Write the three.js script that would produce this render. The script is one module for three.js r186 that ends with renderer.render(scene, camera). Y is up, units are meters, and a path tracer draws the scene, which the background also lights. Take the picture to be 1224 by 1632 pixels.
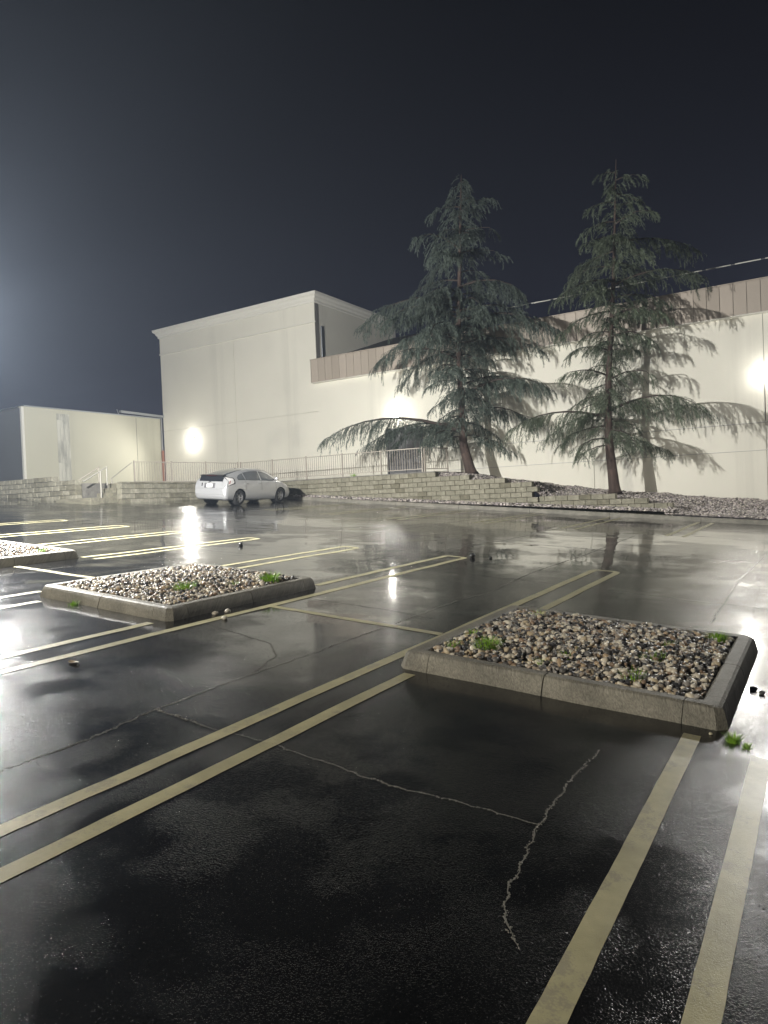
import * as THREE from 'three';
import { mergeGeometries, mergeVertices, toCreasedNormals } from 'three/addons/utils/BufferGeometryUtils.js';
import { RoundedBoxGeometry } from 'three/addons/geometries/RoundedBoxGeometry.js';
import { Brush, Evaluator, SUBTRACTION } from 'three-bvh-csg';
import { createNoise2D, createNoise3D } from 'simplex-noise';

// ------------------------------------------------------------------ camera, sky, lamps, exposure
const scene = new THREE.Scene();
const RAD = Math.PI / 180;
const camera = new THREE.PerspectiveCamera(72.6, 768 / 1024, 0.05, 600);
camera.position.set(0, 1.85, 0);
camera.rotation.set(-0.937 * RAD, 32.49 * RAD, -2.336 * RAD, 'YXZ');
scene.add(camera);
const renderer = new THREE.WebGLRenderer({ antialias: true });
renderer.toneMapping = THREE.LinearToneMapping;
renderer.toneMappingExposure = 1.0;
renderer.shadowMap.enabled = true;

{ // overcast night sky, a little lighter towards the horizon all round
  const w = 64, h = 64, d = new Float32Array(w * h * 4);
  for (let j = 0; j < h; j++) {
    const el = ((j + 0.5) / h - 0.5) * Math.PI, k = Math.exp(-Math.max(0, Math.sin(el)) * 5.0);
    for (let i = 0; i < w; i++) {
      const o = (j * w + i) * 4;
      d[o] = 0.0022 + 0.034 * k; d[o + 1] = 0.0023 + 0.036 * k; d[o + 2] = 0.0032 + 0.060 * k; d[o + 3] = 1;
    }
  }
  const t = new THREE.DataTexture(d, w, h, THREE.RGBAFormat, THREE.FloatType);
  t.mapping = THREE.EquirectangularReflectionMapping; t.magFilter = THREE.LinearFilter; t.needsUpdate = true;
  scene.background = t; scene.environment = t;
}
const LAMP = { building: 1480, lot: 85, right: 170, rear: 760, wall: 7, wallForward: 70 }; // candela
const COOL = new THREE.Color().setRGB(1.0, 0.985, 0.94), WHITE = new THREE.Color().setRGB(1.0, 0.97, 0.9), WARM = new THREE.Color().setRGB(1.0, 0.93, 0.78);
function lampLight(x, y, z, color, cd, radius, parent) {
  const l = new THREE.PointLight(color, cd, 0, 2);
  l.position.set(x, y, z); l.castShadow = true; l.shadow.radius = radius; l.shadow.mapSize.set(2048, 2048); l.shadow.bias = -0.002;
  (parent || scene).add(l); return l;
}
scene.fog = new THREE.FogExp2(new THREE.Color().setRGB(0.66, 0.79, 1.0), 0.0013);

// ------------------------------------------------------------------ helpers
function mulberry(a) { return () => { a |= 0; a = a + 0x6D2B79F5 | 0; let t = Math.imul(a ^ a >>> 15, 1 | a); t = t + Math.imul(t ^ t >>> 7, 61 | t) ^ t; return ((t ^ t >>> 14) >>> 0) / 4294967296; }; }
const rnd = mulberry(7), n2 = createNoise2D(mulberry(11)), n2b = createNoise2D(mulberry(23)), n3 = createNoise3D(mulberry(5));
const R = (a, b) => a + (b - a) * rnd();
const lerp = (a, b, t) => a + (b - a) * t, clamp = (x, a, b) => Math.max(a, Math.min(b, x)), sstep = (a, b, x) => { const t = clamp((x - a) / (b - a), 0, 1); return t * t * (3 - 2 * t); };
function table(pts) { return x => { if (x <= pts[0][0]) return pts[0][1]; for (let i = 1; i < pts.length; i++) if (x <= pts[i][0]) return lerp(pts[i - 1][1], pts[i][1], (x - pts[i - 1][0]) / (pts[i][0] - pts[i - 1][0])); return pts[pts.length - 1][1]; }; }
const taken = {};
function numbered(name) { taken[name] = (taken[name] ?? -1) + 1; return taken[name] ? `${name}_${String(taken[name]).padStart(3, '0')}` : name; }
function tag(o, label, category, group, kind) { if (label) o.userData.label = label; if (category) o.userData.category = category; if (group) o.userData.group = group; if (kind) o.userData.kind = kind; return o; }
function thing(name, label, category, pos = [0, 0, 0], turn = 0, group) { const g = new THREE.Group(); g.name = numbered(name); g.position.set(...pos); g.rotation.y = turn; scene.add(g); return tag(g, label, category, group); }
function part(name, geo, mat, parent, pos) { const m = new THREE.Mesh(geo, mat); m.name = parent ? name : numbered(name); m.castShadow = m.receiveShadow = true; if (pos) m.position.set(...pos); (parent || scene).add(m); return m; }
function box(w, h, d, x = 0, y = 0, z = 0) { // uv in metres, offset by place
  const g = new THREE.BoxGeometry(w, h, d), p = g.attributes.position, n = g.attributes.normal, u = g.attributes.uv;
  for (let i = 0; i < p.count; i++) {
    p.setXYZ(i, p.getX(i) + x, p.getY(i) + y, p.getZ(i) + z);
    const ax = Math.abs(n.getX(i)), ay = Math.abs(n.getY(i));
    if (ax > 0.5) u.setXY(i, p.getZ(i), p.getY(i)); else if (ay > 0.5) u.setXY(i, p.getX(i), p.getZ(i)); else u.setXY(i, p.getX(i), p.getY(i));
  }
  return g;
}
const span = (x0, x1, y0, y1, z0, z1) => box(x1 - x0, y1 - y0, z1 - z0, (x0 + x1) / 2, (y0 + y1) / 2, (z0 + z1) / 2);
function tube(pts, r, seg = 8, r2) { // tapered tube through points
  const vs = pts.map(p => p.isVector3 ? p : new THREE.Vector3(...p)), pos = [], idx = [];
  const up = new THREE.Vector3(), t = new THREE.Vector3(), a = new THREE.Vector3(), b = new THREE.Vector3();
  for (let i = 0; i < vs.length; i++) {
    t.subVectors(vs[Math.min(i + 1, vs.length - 1)], vs[Math.max(i - 1, 0)]).normalize();
    up.set(0, 1, 0); if (Math.abs(t.y) > 0.9) up.set(1, 0, 0);
    a.crossVectors(t, up).normalize(); b.crossVectors(a, t).normalize();
    const rr = Array.isArray(r) ? r[i] : lerp(r, r2 ?? r, i / (vs.length - 1));
    for (let k = 0; k < seg; k++) { const th = k / seg * 2 * Math.PI, c = Math.cos(th) * rr, s = Math.sin(th) * rr; pos.push(vs[i].x + a.x * c + b.x * s, vs[i].y + a.y * c + b.y * s, vs[i].z + a.z * c + b.z * s); }
  }
  for (let i = 0; i < vs.length - 1; i++) for (let k = 0; k < seg; k++) { const p = i * seg + k, q = i * seg + (k + 1) % seg; idx.push(p, q, p + seg, q, q + seg, p + seg); }
  for (const [o, f] of [[0, 1], [(vs.length - 1) * seg, 0]]) for (let k = 1; k < seg - 1; k++) f ? idx.push(o, o + k + 1, o + k) : idx.push(o, o + k, o + k + 1);
  const g = new THREE.BufferGeometry(); g.setAttribute('position', new THREE.Float32BufferAttribute(pos, 3)); g.setIndex(idx);
  g.setAttribute('uv', new THREE.Float32BufferAttribute(vs.flatMap((v, i) => Array.from({ length: seg }, (_, k) => [k / seg, v.y]).flat()), 2));
  g.computeVertexNormals(); return g;
}
function merge(list) { return mergeGeometries(list.map(g => g.index ? g.toNonIndexed() : g).map(g => { const q = new THREE.BufferGeometry(); for (const k of ['position', 'normal', 'uv']) if (g.attributes[k]) q.setAttribute(k, g.attributes[k]); return q; })); }

// ------------------------------------------------------------------ textures
function dataTex(size, metres, srgb, fn) { // fn(u,v) in 0..1 -> value or [r,g,b] 0..1
  const d = new Uint8Array(size * size * 4);
  for (let j = 0; j < size; j++) for (let i = 0; i < size; i++) { const v = fn(i, j), o = (j * size + i) * 4; if (v.length) { d[o] = v[0] * 255; d[o + 1] = v[1] * 255; d[o + 2] = v[2] * 255; } else d[o] = d[o + 1] = d[o + 2] = clamp(v, 0, 1) * 255; d[o + 3] = 255; }
  const t = new THREE.DataTexture(d, size, size); t.wrapS = t.wrapT = THREE.RepeatWrapping; t.magFilter = THREE.LinearFilter; t.minFilter = THREE.LinearFilter; t.repeat.set(1 / metres, 1 / metres);
  if (srgb) t.colorSpace = THREE.SRGBColorSpace; t.needsUpdate = true; return t;
}
function lattice(size, cells, seed) { // tiling value noise, precomputed
  const r = mulberry(seed), c = new Float32Array(cells * cells).map(() => r());
  return (i, j) => { const x = i / size * cells, y = j / size * cells, x0 = Math.floor(x), y0 = Math.floor(y); let fx = x - x0, fy = y - y0; fx = fx * fx * (3 - 2 * fx); fy = fy * fy * (3 - 2 * fy); const a = (x0 % cells), b = (x0 + 1) % cells, e = (y0 % cells) * cells, f = ((y0 + 1) % cells) * cells; return lerp(lerp(c[e + a], c[e + b], fx), lerp(c[f + a], c[f + b], fx), fy); };
}
function fractal(size, cells, seed, oct = 5, gain = 0.5) { const L = []; let a = 1, s = 0; for (let o = 0; o < oct && cells <= size; o++) { L.push([lattice(size, cells, seed + o), a]); s += a; a *= gain; cells *= 2; } return (i, j) => { let v = 0; for (const [f, k] of L) v += f(i, j) * k; return v / s; }; }

const S = 2048, aspPatch = fractal(S, 10, 3, 5), aspGrain = lattice(S, 1024, 31), aspGrain2 = lattice(S, 640, 32), aspRip = fractal(S, 64, 77, 3);
const asphaltBump = dataTex(S, 3.1, false, (i, j) => { const m = sstep(0.36, 0.66, aspPatch(i, j)); const g = 0.6 * aspGrain(i, j) + 0.4 * aspGrain2(i, j); return 0.30 + (0.40 + 0.5 * m) * (g - 0.4) + 0.12 * aspRip(i, j); });
const rgA = fractal(1024, 12, 9, 6), rgB = fractal(1024, 40, 19, 5);
const asphaltRough = dataTex(1024, 41, false, (i, j) => 0.05 + 0.09 * sstep(0.40, 0.70, rgA(i, j)) + 0.06 * (rgB(i, j) - 0.5));
const filmMap = dataTex(1024, 29, false, (i, j) => 1 - 0.5 * sstep(0.455, 0.525, 0.62 * rgA(j, i) + 0.38 * rgB(i, j)));
const asphaltColor = dataTex(S, 4.7, true, (i, j) => { const c = aspGrain2(j, i), v = 0.062 + 0.05 * (aspPatch(i, j) - 0.5) + 0.05 * (aspGrain(j, i) - 0.5) + 0.10 * sstep(0.80, 0.97, c); return [clamp(v, 0.02, 1), clamp(v, 0.02, 1), clamp(v * 1.04, 0.02, 1)]; });
const fineN = fractal(512, 8, 61, 6, 0.6), stainN = fractal(1024, 6, 71, 7, 0.55), grainN = lattice(512, 256, 81);
const T = {
  stucco: dataTex(512, 2.2, false, (i, j) => 0.5 * fineN(i, j) + 0.5 * grainN(i, j)),
  wall: dataTex(1024, 17, true, (i, j) => { const v = 0.90 + 0.06 * stainN(i, j) - 0.07 * sstep(0.55, 0.8, stainN((i * 3) % 1024, (j / 14) | 0)); return [v * 0.98, v * 0.965, v * 0.908]; }),
  stainMap: dataTex(512, 2.4, true, (i, j) => { const v = 0.80 - 0.20 * sstep(0.35, 0.7, fineN(i, (j / 6) | 0)) + 0.08 * (grainN(i, j) - 0.5); return [v, v * 0.99, v * 0.93]; }),
  concrete: dataTex(512, 1.6, true, (i, j) => { const v = 0.44 + 0.20 * (fineN(i, j) - 0.5) + 0.14 * (grainN(i, j) - 0.5); return [v, v * 0.975, v * 0.92]; }),
  concreteBump: dataTex(512, 0.8, false, (i, j) => 0.35 * fineN(i, j) + 0.65 * grainN(i, j)),
  paint: dataTex(512, 1.4, true, (i, j) => { const w = sstep(0.56, 0.68, 0.86 * fineN(j, i) + 0.14 * grainN(i, j)), v = lerp(0.66 + 0.22 * (fineN(i, j) - 0.5), 0.40, w * 0.3); return [v * 0.97, v * 0.935, v * lerp(0.74, 0.79, w)]; }),
  block: dataTex(512, 0.9, true, (i, j) => { const v = 0.62 + 0.28 * (fineN(i, j) - 0.5) + 0.10 * (grainN(i, j) - 0.5); return [v, v * 0.975, v * 0.87]; }),
  bark: dataTex(512, 1.0, true, (i, j) => { const v = 0.40 + 0.34 * (fineN(i, (j / 4) | 0) - 0.5); return [v, v * 0.86, v * 0.80]; }),
};
const std = o => new THREE.MeshStandardMaterial(o), lin = (r, g, b) => new THREE.Color().setRGB(r, g, b);
const M = {
  asphalt: new THREE.MeshPhysicalMaterial({ map: asphaltColor, roughness: 0.2, specularIntensity: 0.5, bumpMap: asphaltBump, bumpScale: 0.0028, ior: 1.4, clearcoat: 1, clearcoatMap: filmMap, clearcoatRoughness: 1, clearcoatRoughnessMap: asphaltRough }),
  crack: std({ color: lin(0.17, 0.165, 0.15), roughness: 0.2 }),
  paint: std({ map: T.paint, roughness: 0.4, bumpMap: asphaltBump, bumpScale: 0.0012 }),
  wall: std({ map: T.wall, roughness: 0.82, bumpMap: T.stucco, bumpScale: 0.008 }),
  trim: std({ color: lin(0.76, 0.74, 0.67), roughness: 0.7, bumpMap: T.stucco, bumpScale: 0.002 }),
  joint: std({ color: lin(0.20, 0.19, 0.17), roughness: 0.9 }),
  fascia: [0, 1, 2, 3].map(i => std({ color: lin(0.40 + 0.025 * i, 0.345 + 0.022 * i, 0.285 + 0.02 * i), roughness: 0.55, metalness: 0.05 })),
  roof: std({ color: lin(0.05, 0.052, 0.06), roughness: 0.7 }),
  metal: std({ color: lin(0.45, 0.47, 0.5), roughness: 0.38, metalness: 0.8 }),
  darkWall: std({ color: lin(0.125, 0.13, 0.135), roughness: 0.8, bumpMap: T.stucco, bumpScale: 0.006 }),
  wingWall: std({ map: T.wall, color: lin(0.66, 0.66, 0.60), roughness: 0.8, bumpMap: T.stucco, bumpScale: 0.004 }),
  stain: std({ map: T.stainMap, roughness: 0.85 }),
  rust: std({ color: lin(0.34, 0.15, 0.10), roughness: 0.6 }),
  door: std({ color: lin(0.15, 0.15, 0.155), roughness: 0.55 }),
  concrete: std({ map: T.concrete, roughness: 0.62, bumpMap: T.concreteBump, bumpScale: 0.006 }),
  kerb: std({ map: T.concrete, color: lin(1.22, 1.21, 1.14), roughness: 0.55, bumpMap: T.concreteBump, bumpScale: 0.008 }),
  walkway: std({ map: T.concrete, roughness: 0.6 }),
  soil: std({ color: lin(0.10, 0.085, 0.07), roughness: 0.8 }),
  block: [0, 1, 2, 3, 4].map(i => std({ map: T.block, color: lin(0.70 + 0.04 * i, 0.70 + 0.038 * i, 0.68 + 0.042 * i), roughness: 0.8, bumpMap: T.concreteBump, bumpScale: 0.012 })),
  dirtyBlock: [0, 1].map(i => std({ map: T.block, color: lin(0.54 + 0.08 * i, 0.53 + 0.08 * i, 0.49 + 0.08 * i), roughness: 0.8, bumpMap: T.concreteBump, bumpScale: 0.014 })),
  fence: std({ color: lin(0.40, 0.36, 0.31), roughness: 0.5 }),
  rail: std({ color: lin(0.36, 0.345, 0.30), roughness: 0.45 }),
  bark: std({ map: T.bark, color: lin(0.50, 0.47, 0.45), roughness: 0.9, bumpMap: T.bark, bumpScale: 0.02 }),
  twig: std({ color: lin(0.055, 0.042, 0.035), roughness: 0.85 }),
  needles: [[0.098, 0.124, 0.100], [0.112, 0.138, 0.090]].map(c => std({ color: lin(...c), roughness: 0.55, vertexColors: true, side: THREE.DoubleSide })),
  grass: std({ color: lin(0.19, 0.40, 0.03), roughness: 0.7, side: THREE.DoubleSide, vertexColors: true }),
  stone: new THREE.MeshPhysicalMaterial({ color: 0xffffff, roughness: 0.30, ior: 1.45 }),
  rock: std({ color: 0xffffff, roughness: 0.6 }),
  lampHousing: std({ color: lin(0.06, 0.055, 0.05), roughness: 0.5, metalness: 0.3 }),
  pole: std({ color: lin(0.25, 0.25, 0.25), roughness: 0.45, metalness: 0.5 }),
};
const lampGlow = (c, k) => std({ color: 0xffffff, emissive: c, emissiveIntensity: k, roughness: 0.4 });

// ------------------------------------------------------------------ the parking lot: it falls to the right of the view and rises towards the building
const softX = x => x < -33 ? -33 + (x + 33) * 0.12 : x > 14 ? 14 + (x - 14) * 0.15 : x, softZ = z => z > 8 ? 8 + (z - 8) * 0.1 : z;
const lotY = (x, z) => -0.0773 * softX(x) - 0.01707 * softZ(z) + 0.005 * n2(x * 0.33, z * 0.33) + 0.0024 * n2b(x * 0.9, z * 0.9) + 0.0010 * n2(x * 1.9 + 40, z * 1.9);
function lines(...segs) { const a = []; for (const [s, e, n] of segs) for (let i = 0; i < n; i++) a.push(lerp(s, e, i / n)); a.push(segs[segs.length - 1][1]); return a; }
{
  const xs = lines([-90, -36, 12], [-36, -24.5, 34], [-24.5, 5, 216], [5, 70, 20]), zs = lines([-26.8, -17.2, 60], [-17.2, 1, 140], [1, 70, 22]);
  const pos = [], uv = [], idx = [];
  for (const z of zs) for (const x of xs) { pos.push(x, lotY(x, z), z); uv.push(x, z); }
  for (let j = 0; j < zs.length - 1; j++) for (let i = 0; i < xs.length - 1; i++) { if (zs[j + 1] < -17.15 && xs[i + 1] < -24.45) continue; const p = j * xs.length + i, q = p + xs.length; idx.push(p, q, p + 1, p + 1, q, q + 1); }
  const g = new THREE.BufferGeometry(); g.setAttribute('position', new THREE.Float32BufferAttribute(pos, 3)); g.setAttribute('uv', new THREE.Float32BufferAttribute(uv, 2)); g.setIndex(idx); g.computeVertexNormals();
  const lot = part('parking_lot', g, M.asphalt); tag(lot, 'wet black asphalt parking lot shining with rain', 'parking lot', null, 'structure');

  // flat ribbon on the lot along a polyline of [x, z]
  function ribbon(pts, width, lift, jitter = 0, step = 0.25, open = false) {
    const P = []; for (let i = 0; i < pts.length - 1; i++) { const [x0, z0] = pts[i], [x1, z1] = pts[i + 1], n = Math.max(1, Math.ceil(Math.hypot(x1 - x0, z1 - z0) / step)); for (let k = 0; k < n; k++) P.push([lerp(x0, x1, k / n), lerp(z0, z1, k / n)]); } P.push(pts[pts.length - 1]);
    const pos = [], uv = [], idx = []; let run = 0;
    P.forEach(([x, z], i) => {
      const [ax, az] = P[Math.max(0, i - 1)], [bx, bz] = P[Math.min(P.length - 1, i + 1)], l = Math.hypot(bx - ax, bz - az) || 1, nx = -(bz - az) / l, nz = (bx - ax) / l; if (i) run += Math.hypot(x - P[i - 1][0], z - P[i - 1][1]);
      for (const s of [-1, 1]) { const w = typeof width === 'function' ? width(i / (P.length - 1)) : width, q = s * (w / 2 + (rnd() - 0.5) * jitter), X = x + nx * q, Z = z + nz * q; pos.push(X, lotY(X, Z) + lift, Z); uv.push(X, Z); }
      if (i) { const a = 2 * i - 2; idx.push(a, a + 1, a + 2, a + 1, a + 3, a + 2); }
    });
    const g = new THREE.BufferGeometry(); g.setAttribute('position', new THREE.Float32BufferAttribute(pos, 3)); g.setAttribute('uv', new THREE.Float32BufferAttribute(uv, 2)); g.setIndex(idx); g.computeVertexNormals(); return g;
  }
  const line = (...pts) => part('parking_line', ribbon(pts, 0.113, 0.0032, 0.0025, 0.1), M.paint, lot);
  // hairpin of two stripes joined at the far end
  function hairpin(xl, xr, z0, zEnd) {
    const r = 0.09; line([xl, z0], [xl, zEnd + r], [xl + r * 0.3, zEnd + r * 0.3], [xl + r, zEnd], [xr - r, zEnd], [xr - r * 0.3, zEnd + r * 0.3], [xr, zEnd + r], [xr, z0]);
  }
  const zf = -12.32, ze = -0.6;
  line([-0.825, -5.12], [-0.825, ze]); line([-0.397, -4.96], [-0.397, ze]);
  // stripes beside the right pebble island: the left one runs past it, the right one stops in front and goes on behind
  line([-3.105, -5.19], [-3.12, 0.6]);
  line([-3.48, 0.6], [-3.49, zf + 0.09], [-3.46, zf + 0.03], [-3.4, zf], [-3.18, zf], [-3.12, zf + 0.03], [-3.09, zf + 0.09], [-3.09, -8.1]);
  line([-6.435, -5.14], [-6.42, 0]); line([-5.995, 0], [-5.985, zf + 0.09], [-6.02, zf + 0.03], [-6.08, zf], [-6.33, zf], [-6.38, zf + 0.03], [-6.41, zf + 0.09], [-6.43, -8.15]);
  hairpin(-8.86, -8.46, -8.12, zf + 0.1); hairpin(-11.58, -11.23, -7.8, zf + 0.15); hairpin(-13.98, -13.58, -7.8, zf + 0.25); hairpin(-16.3, -15.85, -7.8, zf + 0.2); hairpin(-19.0, -18.6, -7.8, zf + 0.2);
  line([-9.12, -5.5], [-9.12, 0]); line([-8.5, -5.1], [-8.5, 0]);
  hairpin(0.0 + 2.1, 2.5, -8.1, zf);
  line([-3.55, -6.62], [-5.93, -6.62]); line([-8.98, -6.6], [-11.5, -6.5]);
  for (const [a, b, z] of [[-3.62, -3.2, -19.5], [-6.5, -6.1, -19.7], [-9.25, -8.87, -19.6], [-12.0, -11.6, -19.0], [-14.8, -14.4, -19.1], [-17.5, -17.1, -19.2], [-0.8, -0.4, -19.4]]) { line([a, -25.0], [a, z]); line([b, -25.0], [b, z]); }
  // cracks and paving seams, filled and ragged
  const chipGeo = new THREE.IcosahedronGeometry(1, 0);
  const crack = (pts, w, lift = 0.003) => {
    const P = [pts[0]]; for (let i = 1; i < pts.length; i++) { const [x0, z0] = P[P.length - 1], [x1, z1] = pts[i], n = Math.ceil(Math.hypot(x1 - x0, z1 - z0) / 0.06); for (let k = 1; k <= n; k++) { const j = k < n ? 0.013 : 0; P.push([lerp(x0, x1, k / n) + (rnd() - 0.5) * 2 * j, lerp(z0, z1, k / n) + (rnd() - 0.5) * 2 * j]); } }
part('crack', ribbon(P, () => w * R(0.2, 0.8), lift > 0.004 ? 0.0016 : 0.003, w * 0.4, 1), M.crack, lot);
    if (lift > 0.004) { // crumbled stones along the edges
      const list = []; for (let i = 0; i < P.length - 1; i++) for (let k = 0; k < 9; k++) { const t = rnd(), g = chipGeo.clone(), r = R(0.0015, 0.0048) * (w / 0.010), x = lerp(P[i][0], P[i + 1][0], t) + R(-1, 1) * w * R(0.2, 1.6), z = lerp(P[i][1], P[i + 1][1], t) + R(-1, 1) * w * R(0.2, 1.6); g.rotateX(R(0, 6)); g.rotateY(R(0, 6)); g.scale(r * R(0.7, 1.5), r * 0.8, r * R(0.7, 1.5)); g.translate(x, lotY(x, z) + r * 0.3, z); list.push(g); }
      part('crumbled_edge', merge(list), M.crack, lot);
    }
  };
  crack([[-3.66, -3.35], [-3.18, -3.39], [-2.63, -3.36], [-2.15, -3.32], [-1.78, -3.37], [-1.29, -3.38]], 0.009, 0.0055);
  crack([[-4.21, -3.38], [-3.66, -3.35]], 0.014, 0.0055);
  crack([[-1.29, -4.51], [-1.31, -3.86], [-1.29, -3.38], [-1.24, -3.04], [-1.21, -2.77], [-1.15, -2.59], [-1.03, -2.45]], 0.010, 0.0055);
  crack([[-4.14, -1.4], [-4.13, -2.5], [-4.14, -2.86], [-4.21, -3.38], [-4.22, -3.89], [-4.23, -4.18], [-4.22, -4.4], [-4.43, -4.96], [-4.78, -5.27], [-5.89, -5.47]], 0.011, 0.0055);
  crack([[-4.22, -4.4], [-4.21, -6.5]], 0.02); crack([[-4.21, -6.75], [-4.22, -7.84], [-4.13, -9.43], [-4.25, -10.73], [-4.27, -11.99], [-4.23, -14.15], [-4.3, -19]], 0.035);
  crack([[-7.29, -9.18], [-7.33, -10.34], [-7.24, -11.49], [-6.88, -12.62], [-6.84, -14.66], [-6.58, -15.53], [-6.6, -24]], 0.04);
  crack([[-5.81, -7.3], [-4.75, -7.34], [-3.99, -7.25]], 0.03); crack([[-12.5, -9.8], [-10, -10], [-7.3, -10.3]], 0.03);
  crack([[-22, -15.1], [-17, -15.3], [-11, -15.2], [-6.7, -15.4], [-2, -15.2], [3, -15.3]], 0.045); crack([[-20, -17.4], [-12, -17.6], [-4, -17.4]], 0.04); crack([[-23, -12.9], [-17, -13.0], [-12, -12.8]], 0.035);
  crack([[-17.4, -13.4], [-17.2, -17], [-17.5, -22]], 0.04); crack([[-9.8, -13], [-9.9, -17], [-9.7, -24]], 0.035); crack([[-1.2, -9], [-1.25, -12.5], [-1.1, -18]], 0.03); crack([[-7.3, -10.4], [-4.3, -10.5], [-0.5, -10.3], [2, -10.4]], 0.03);
  crack([[-20.5, -12], [-18.5, -14.3], [-18.6, -16.4]], 0.035);

  // exposed stone chips standing out of the wet asphalt
  const chip = mergeVertices(new THREE.IcosahedronGeometry(1, 1).deleteAttribute('normal').deleteAttribute('uv')); chip.computeVertexNormals(); const chipMat = new THREE.MeshPhysicalMaterial({ color: lin(0.04, 0.04, 0.042), roughness: 0.16, ior: 1.5 });
  const n = 26000, im = new THREE.InstancedMesh(chip, chipMat, n), m4 = new THREE.Matrix4(), q = new THREE.Quaternion(), e = new THREE.Euler(), v = new THREE.Vector3(), s = new THREE.Vector3();
  let k = 0; while (k < n) {
    const x = R(-8, 0.8), z = R(-9, -1.2); if (rnd() > 0.25 + 0.75 * sstep(-0.1, 0.5, n2(x * 0.6 + 9, z * 0.6))) continue;
    const r = R(0.0010, 0.0024); v.set(x, lotY(x, z) + r * 0.15, z); e.set(R(0, 6), R(0, 6), R(0, 6)); s.set(r * R(0.8, 1.6), r, r * R(0.8, 1.6)); im.setMatrixAt(k++, m4.compose(v, q.setFromEuler(e), s));
  }
  im.name = 'asphalt_chips'; im.receiveShadow = true; tag(im, 'glinting wet stone chips set in the near asphalt', 'stone chips', null, 'stuff'); scene.add(im);
}

// ------------------------------------------------------------------ planting bed, walkway, kerb
const frontY = table([[-14.6, 3.0], [-12.2, 2.67], [-9.8, 2.30], [-9.25, 1.78], [-8.4, 1.70], [-5.4, 1.36], [-4.2, 1.0], [0, 0.66], [14, -0.42]]);
const backY = table([[-15.9, 3.03], [-14.3, 2.93], [-11.3, 2.37], [-6.6, 1.70], [-1.9, 1.24], [5, 0.7], [14, 0.1]]);
const bedY = (x, z) => lerp(frontY(x), backY(x), sstep(-26.2, -30.2, z)) + 0.05 * n2(x * 0.6, z * 0.6) + 0.02 * n2b(x * 2, z * 2) - (x < -4.9 ? 0.24 * sstep(-26.85, -26.35, z) : 0);
const stripY = (x, z) => lotY(x, z) + table([[-22, 0.12], [-14, 0.17], [-9, 0.22], [-5, 0.26]])(x);
function sheet(name, xs, zs, f, mat) {
  const pos = [], uv = [], idx = []; for (const z of zs) for (const x of xs) { pos.push(x, f(x, z), z); uv.push(x, z); }
  for (let j = 0; j < zs.length - 1; j++) for (let i = 0; i < xs.length - 1; i++) { const p = j * xs.length + i, q = p + xs.length; idx.push(p, q, p + 1, p + 1, q, q + 1); }
  const g = new THREE.BufferGeometry(); g.setAttribute('position', new THREE.Float32BufferAttribute(pos, 3)); g.setAttribute('uv', new THREE.Float32BufferAttribute(uv, 2)); g.setIndex(idx); g.computeVertexNormals(); return part(name, g, mat);
}
tag(sheet('planting_bed', lines([-14.4, 14, 72]), lines([-30.6, -26.35, 16]), bedY, M.soil), 'sloping bed of soil under the gravel beside the building', 'soil bed', null, 'structure');
tag(sheet('planting_strip', lines([-21.7, -4.4, 44]), lines([-26.4, -25.5, 4]), stripY, M.soil), 'narrow soil strip between kerb and retaining wall', 'soil strip', null, 'structure');
tag(sheet('planting_slope', lines([-4.7, 14, 48]), lines([-26.5, -25.5, 4]), (x, z) => lerp(bedY(x, z), stripY(x, z) - 0.08, sstep(-26.4, -25.6, z)), M.soil), 'low front slope of the gravel bed behind the kerb', 'soil slope', null, 'structure');
const WALK = 3.03;
{
  const w = thing('walkway'); tag(w, 'raised concrete walkway along the building above the block walls', 'walkway', null, 'structure');
  part('slab', span(-24.3, -14.3, WALK - 0.8, WALK, -30.52, -26.55), M.walkway, w);
  part('slab', span(-36.17, -24.303, WALK - 1.2, WALK, -30.52, -18.5), M.walkway, w);
  part('slab', span(-36.17, -25.5, WALK - 1.2, WALK + 0.02, -18.497, -17.32), M.walkway, w);
}
{ // kerb along the far edge of the lot, in lengths with joints
  const k = thing('kerb'); tag(k, 'wet concrete kerb along the foot of the planting bed', 'kerb', null, 'structure');
  for (let x = -21.6; x < 13; x += 3.0) {
    const x0 = x + 0.006, x1 = Math.min(13, x + 2.994), a = [], n = 6, pos = [], idx = [], uv = [];
    const prof = [[0.02, -0.3], [0.0, 0.0], [-0.03, 0.125], [-0.05, 0.148], [-0.16, 0.15], [-0.165, -0.3]]; // z offset back from the face, height
    for (let i = 0; i <= n; i++) { const X = lerp(x0, x1, i / n); for (const [dz, h] of prof) { pos.push(X, lotY(X, -25.4) + h, -25.4 + dz); uv.push(X, h + dz); } }
    const m = prof.length; for (let i = 0; i < n; i++) for (let j = 0; j < m - 1; j++) { const p = i * m + j, q = p + m; idx.push(p, q, p + 1, p + 1, q, q + 1); }
    for (const o of [0, n * m]) for (let j = 1; j < m - 1; j++) o ? idx.push(o, o + j + 1, o + j) : idx.push(o, o + j, o + j + 1);
    const g = new THREE.BufferGeometry(); g.setAttribute('position', new THREE.Float32BufferAttribute(pos, 3)); g.setAttribute('uv', new THREE.Float32BufferAttribute(uv, 2)); g.setIndex(idx);
    part('kerb_length', toCreasedNormals(g, 0.6), M.kerb, k);
  }
}
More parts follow.
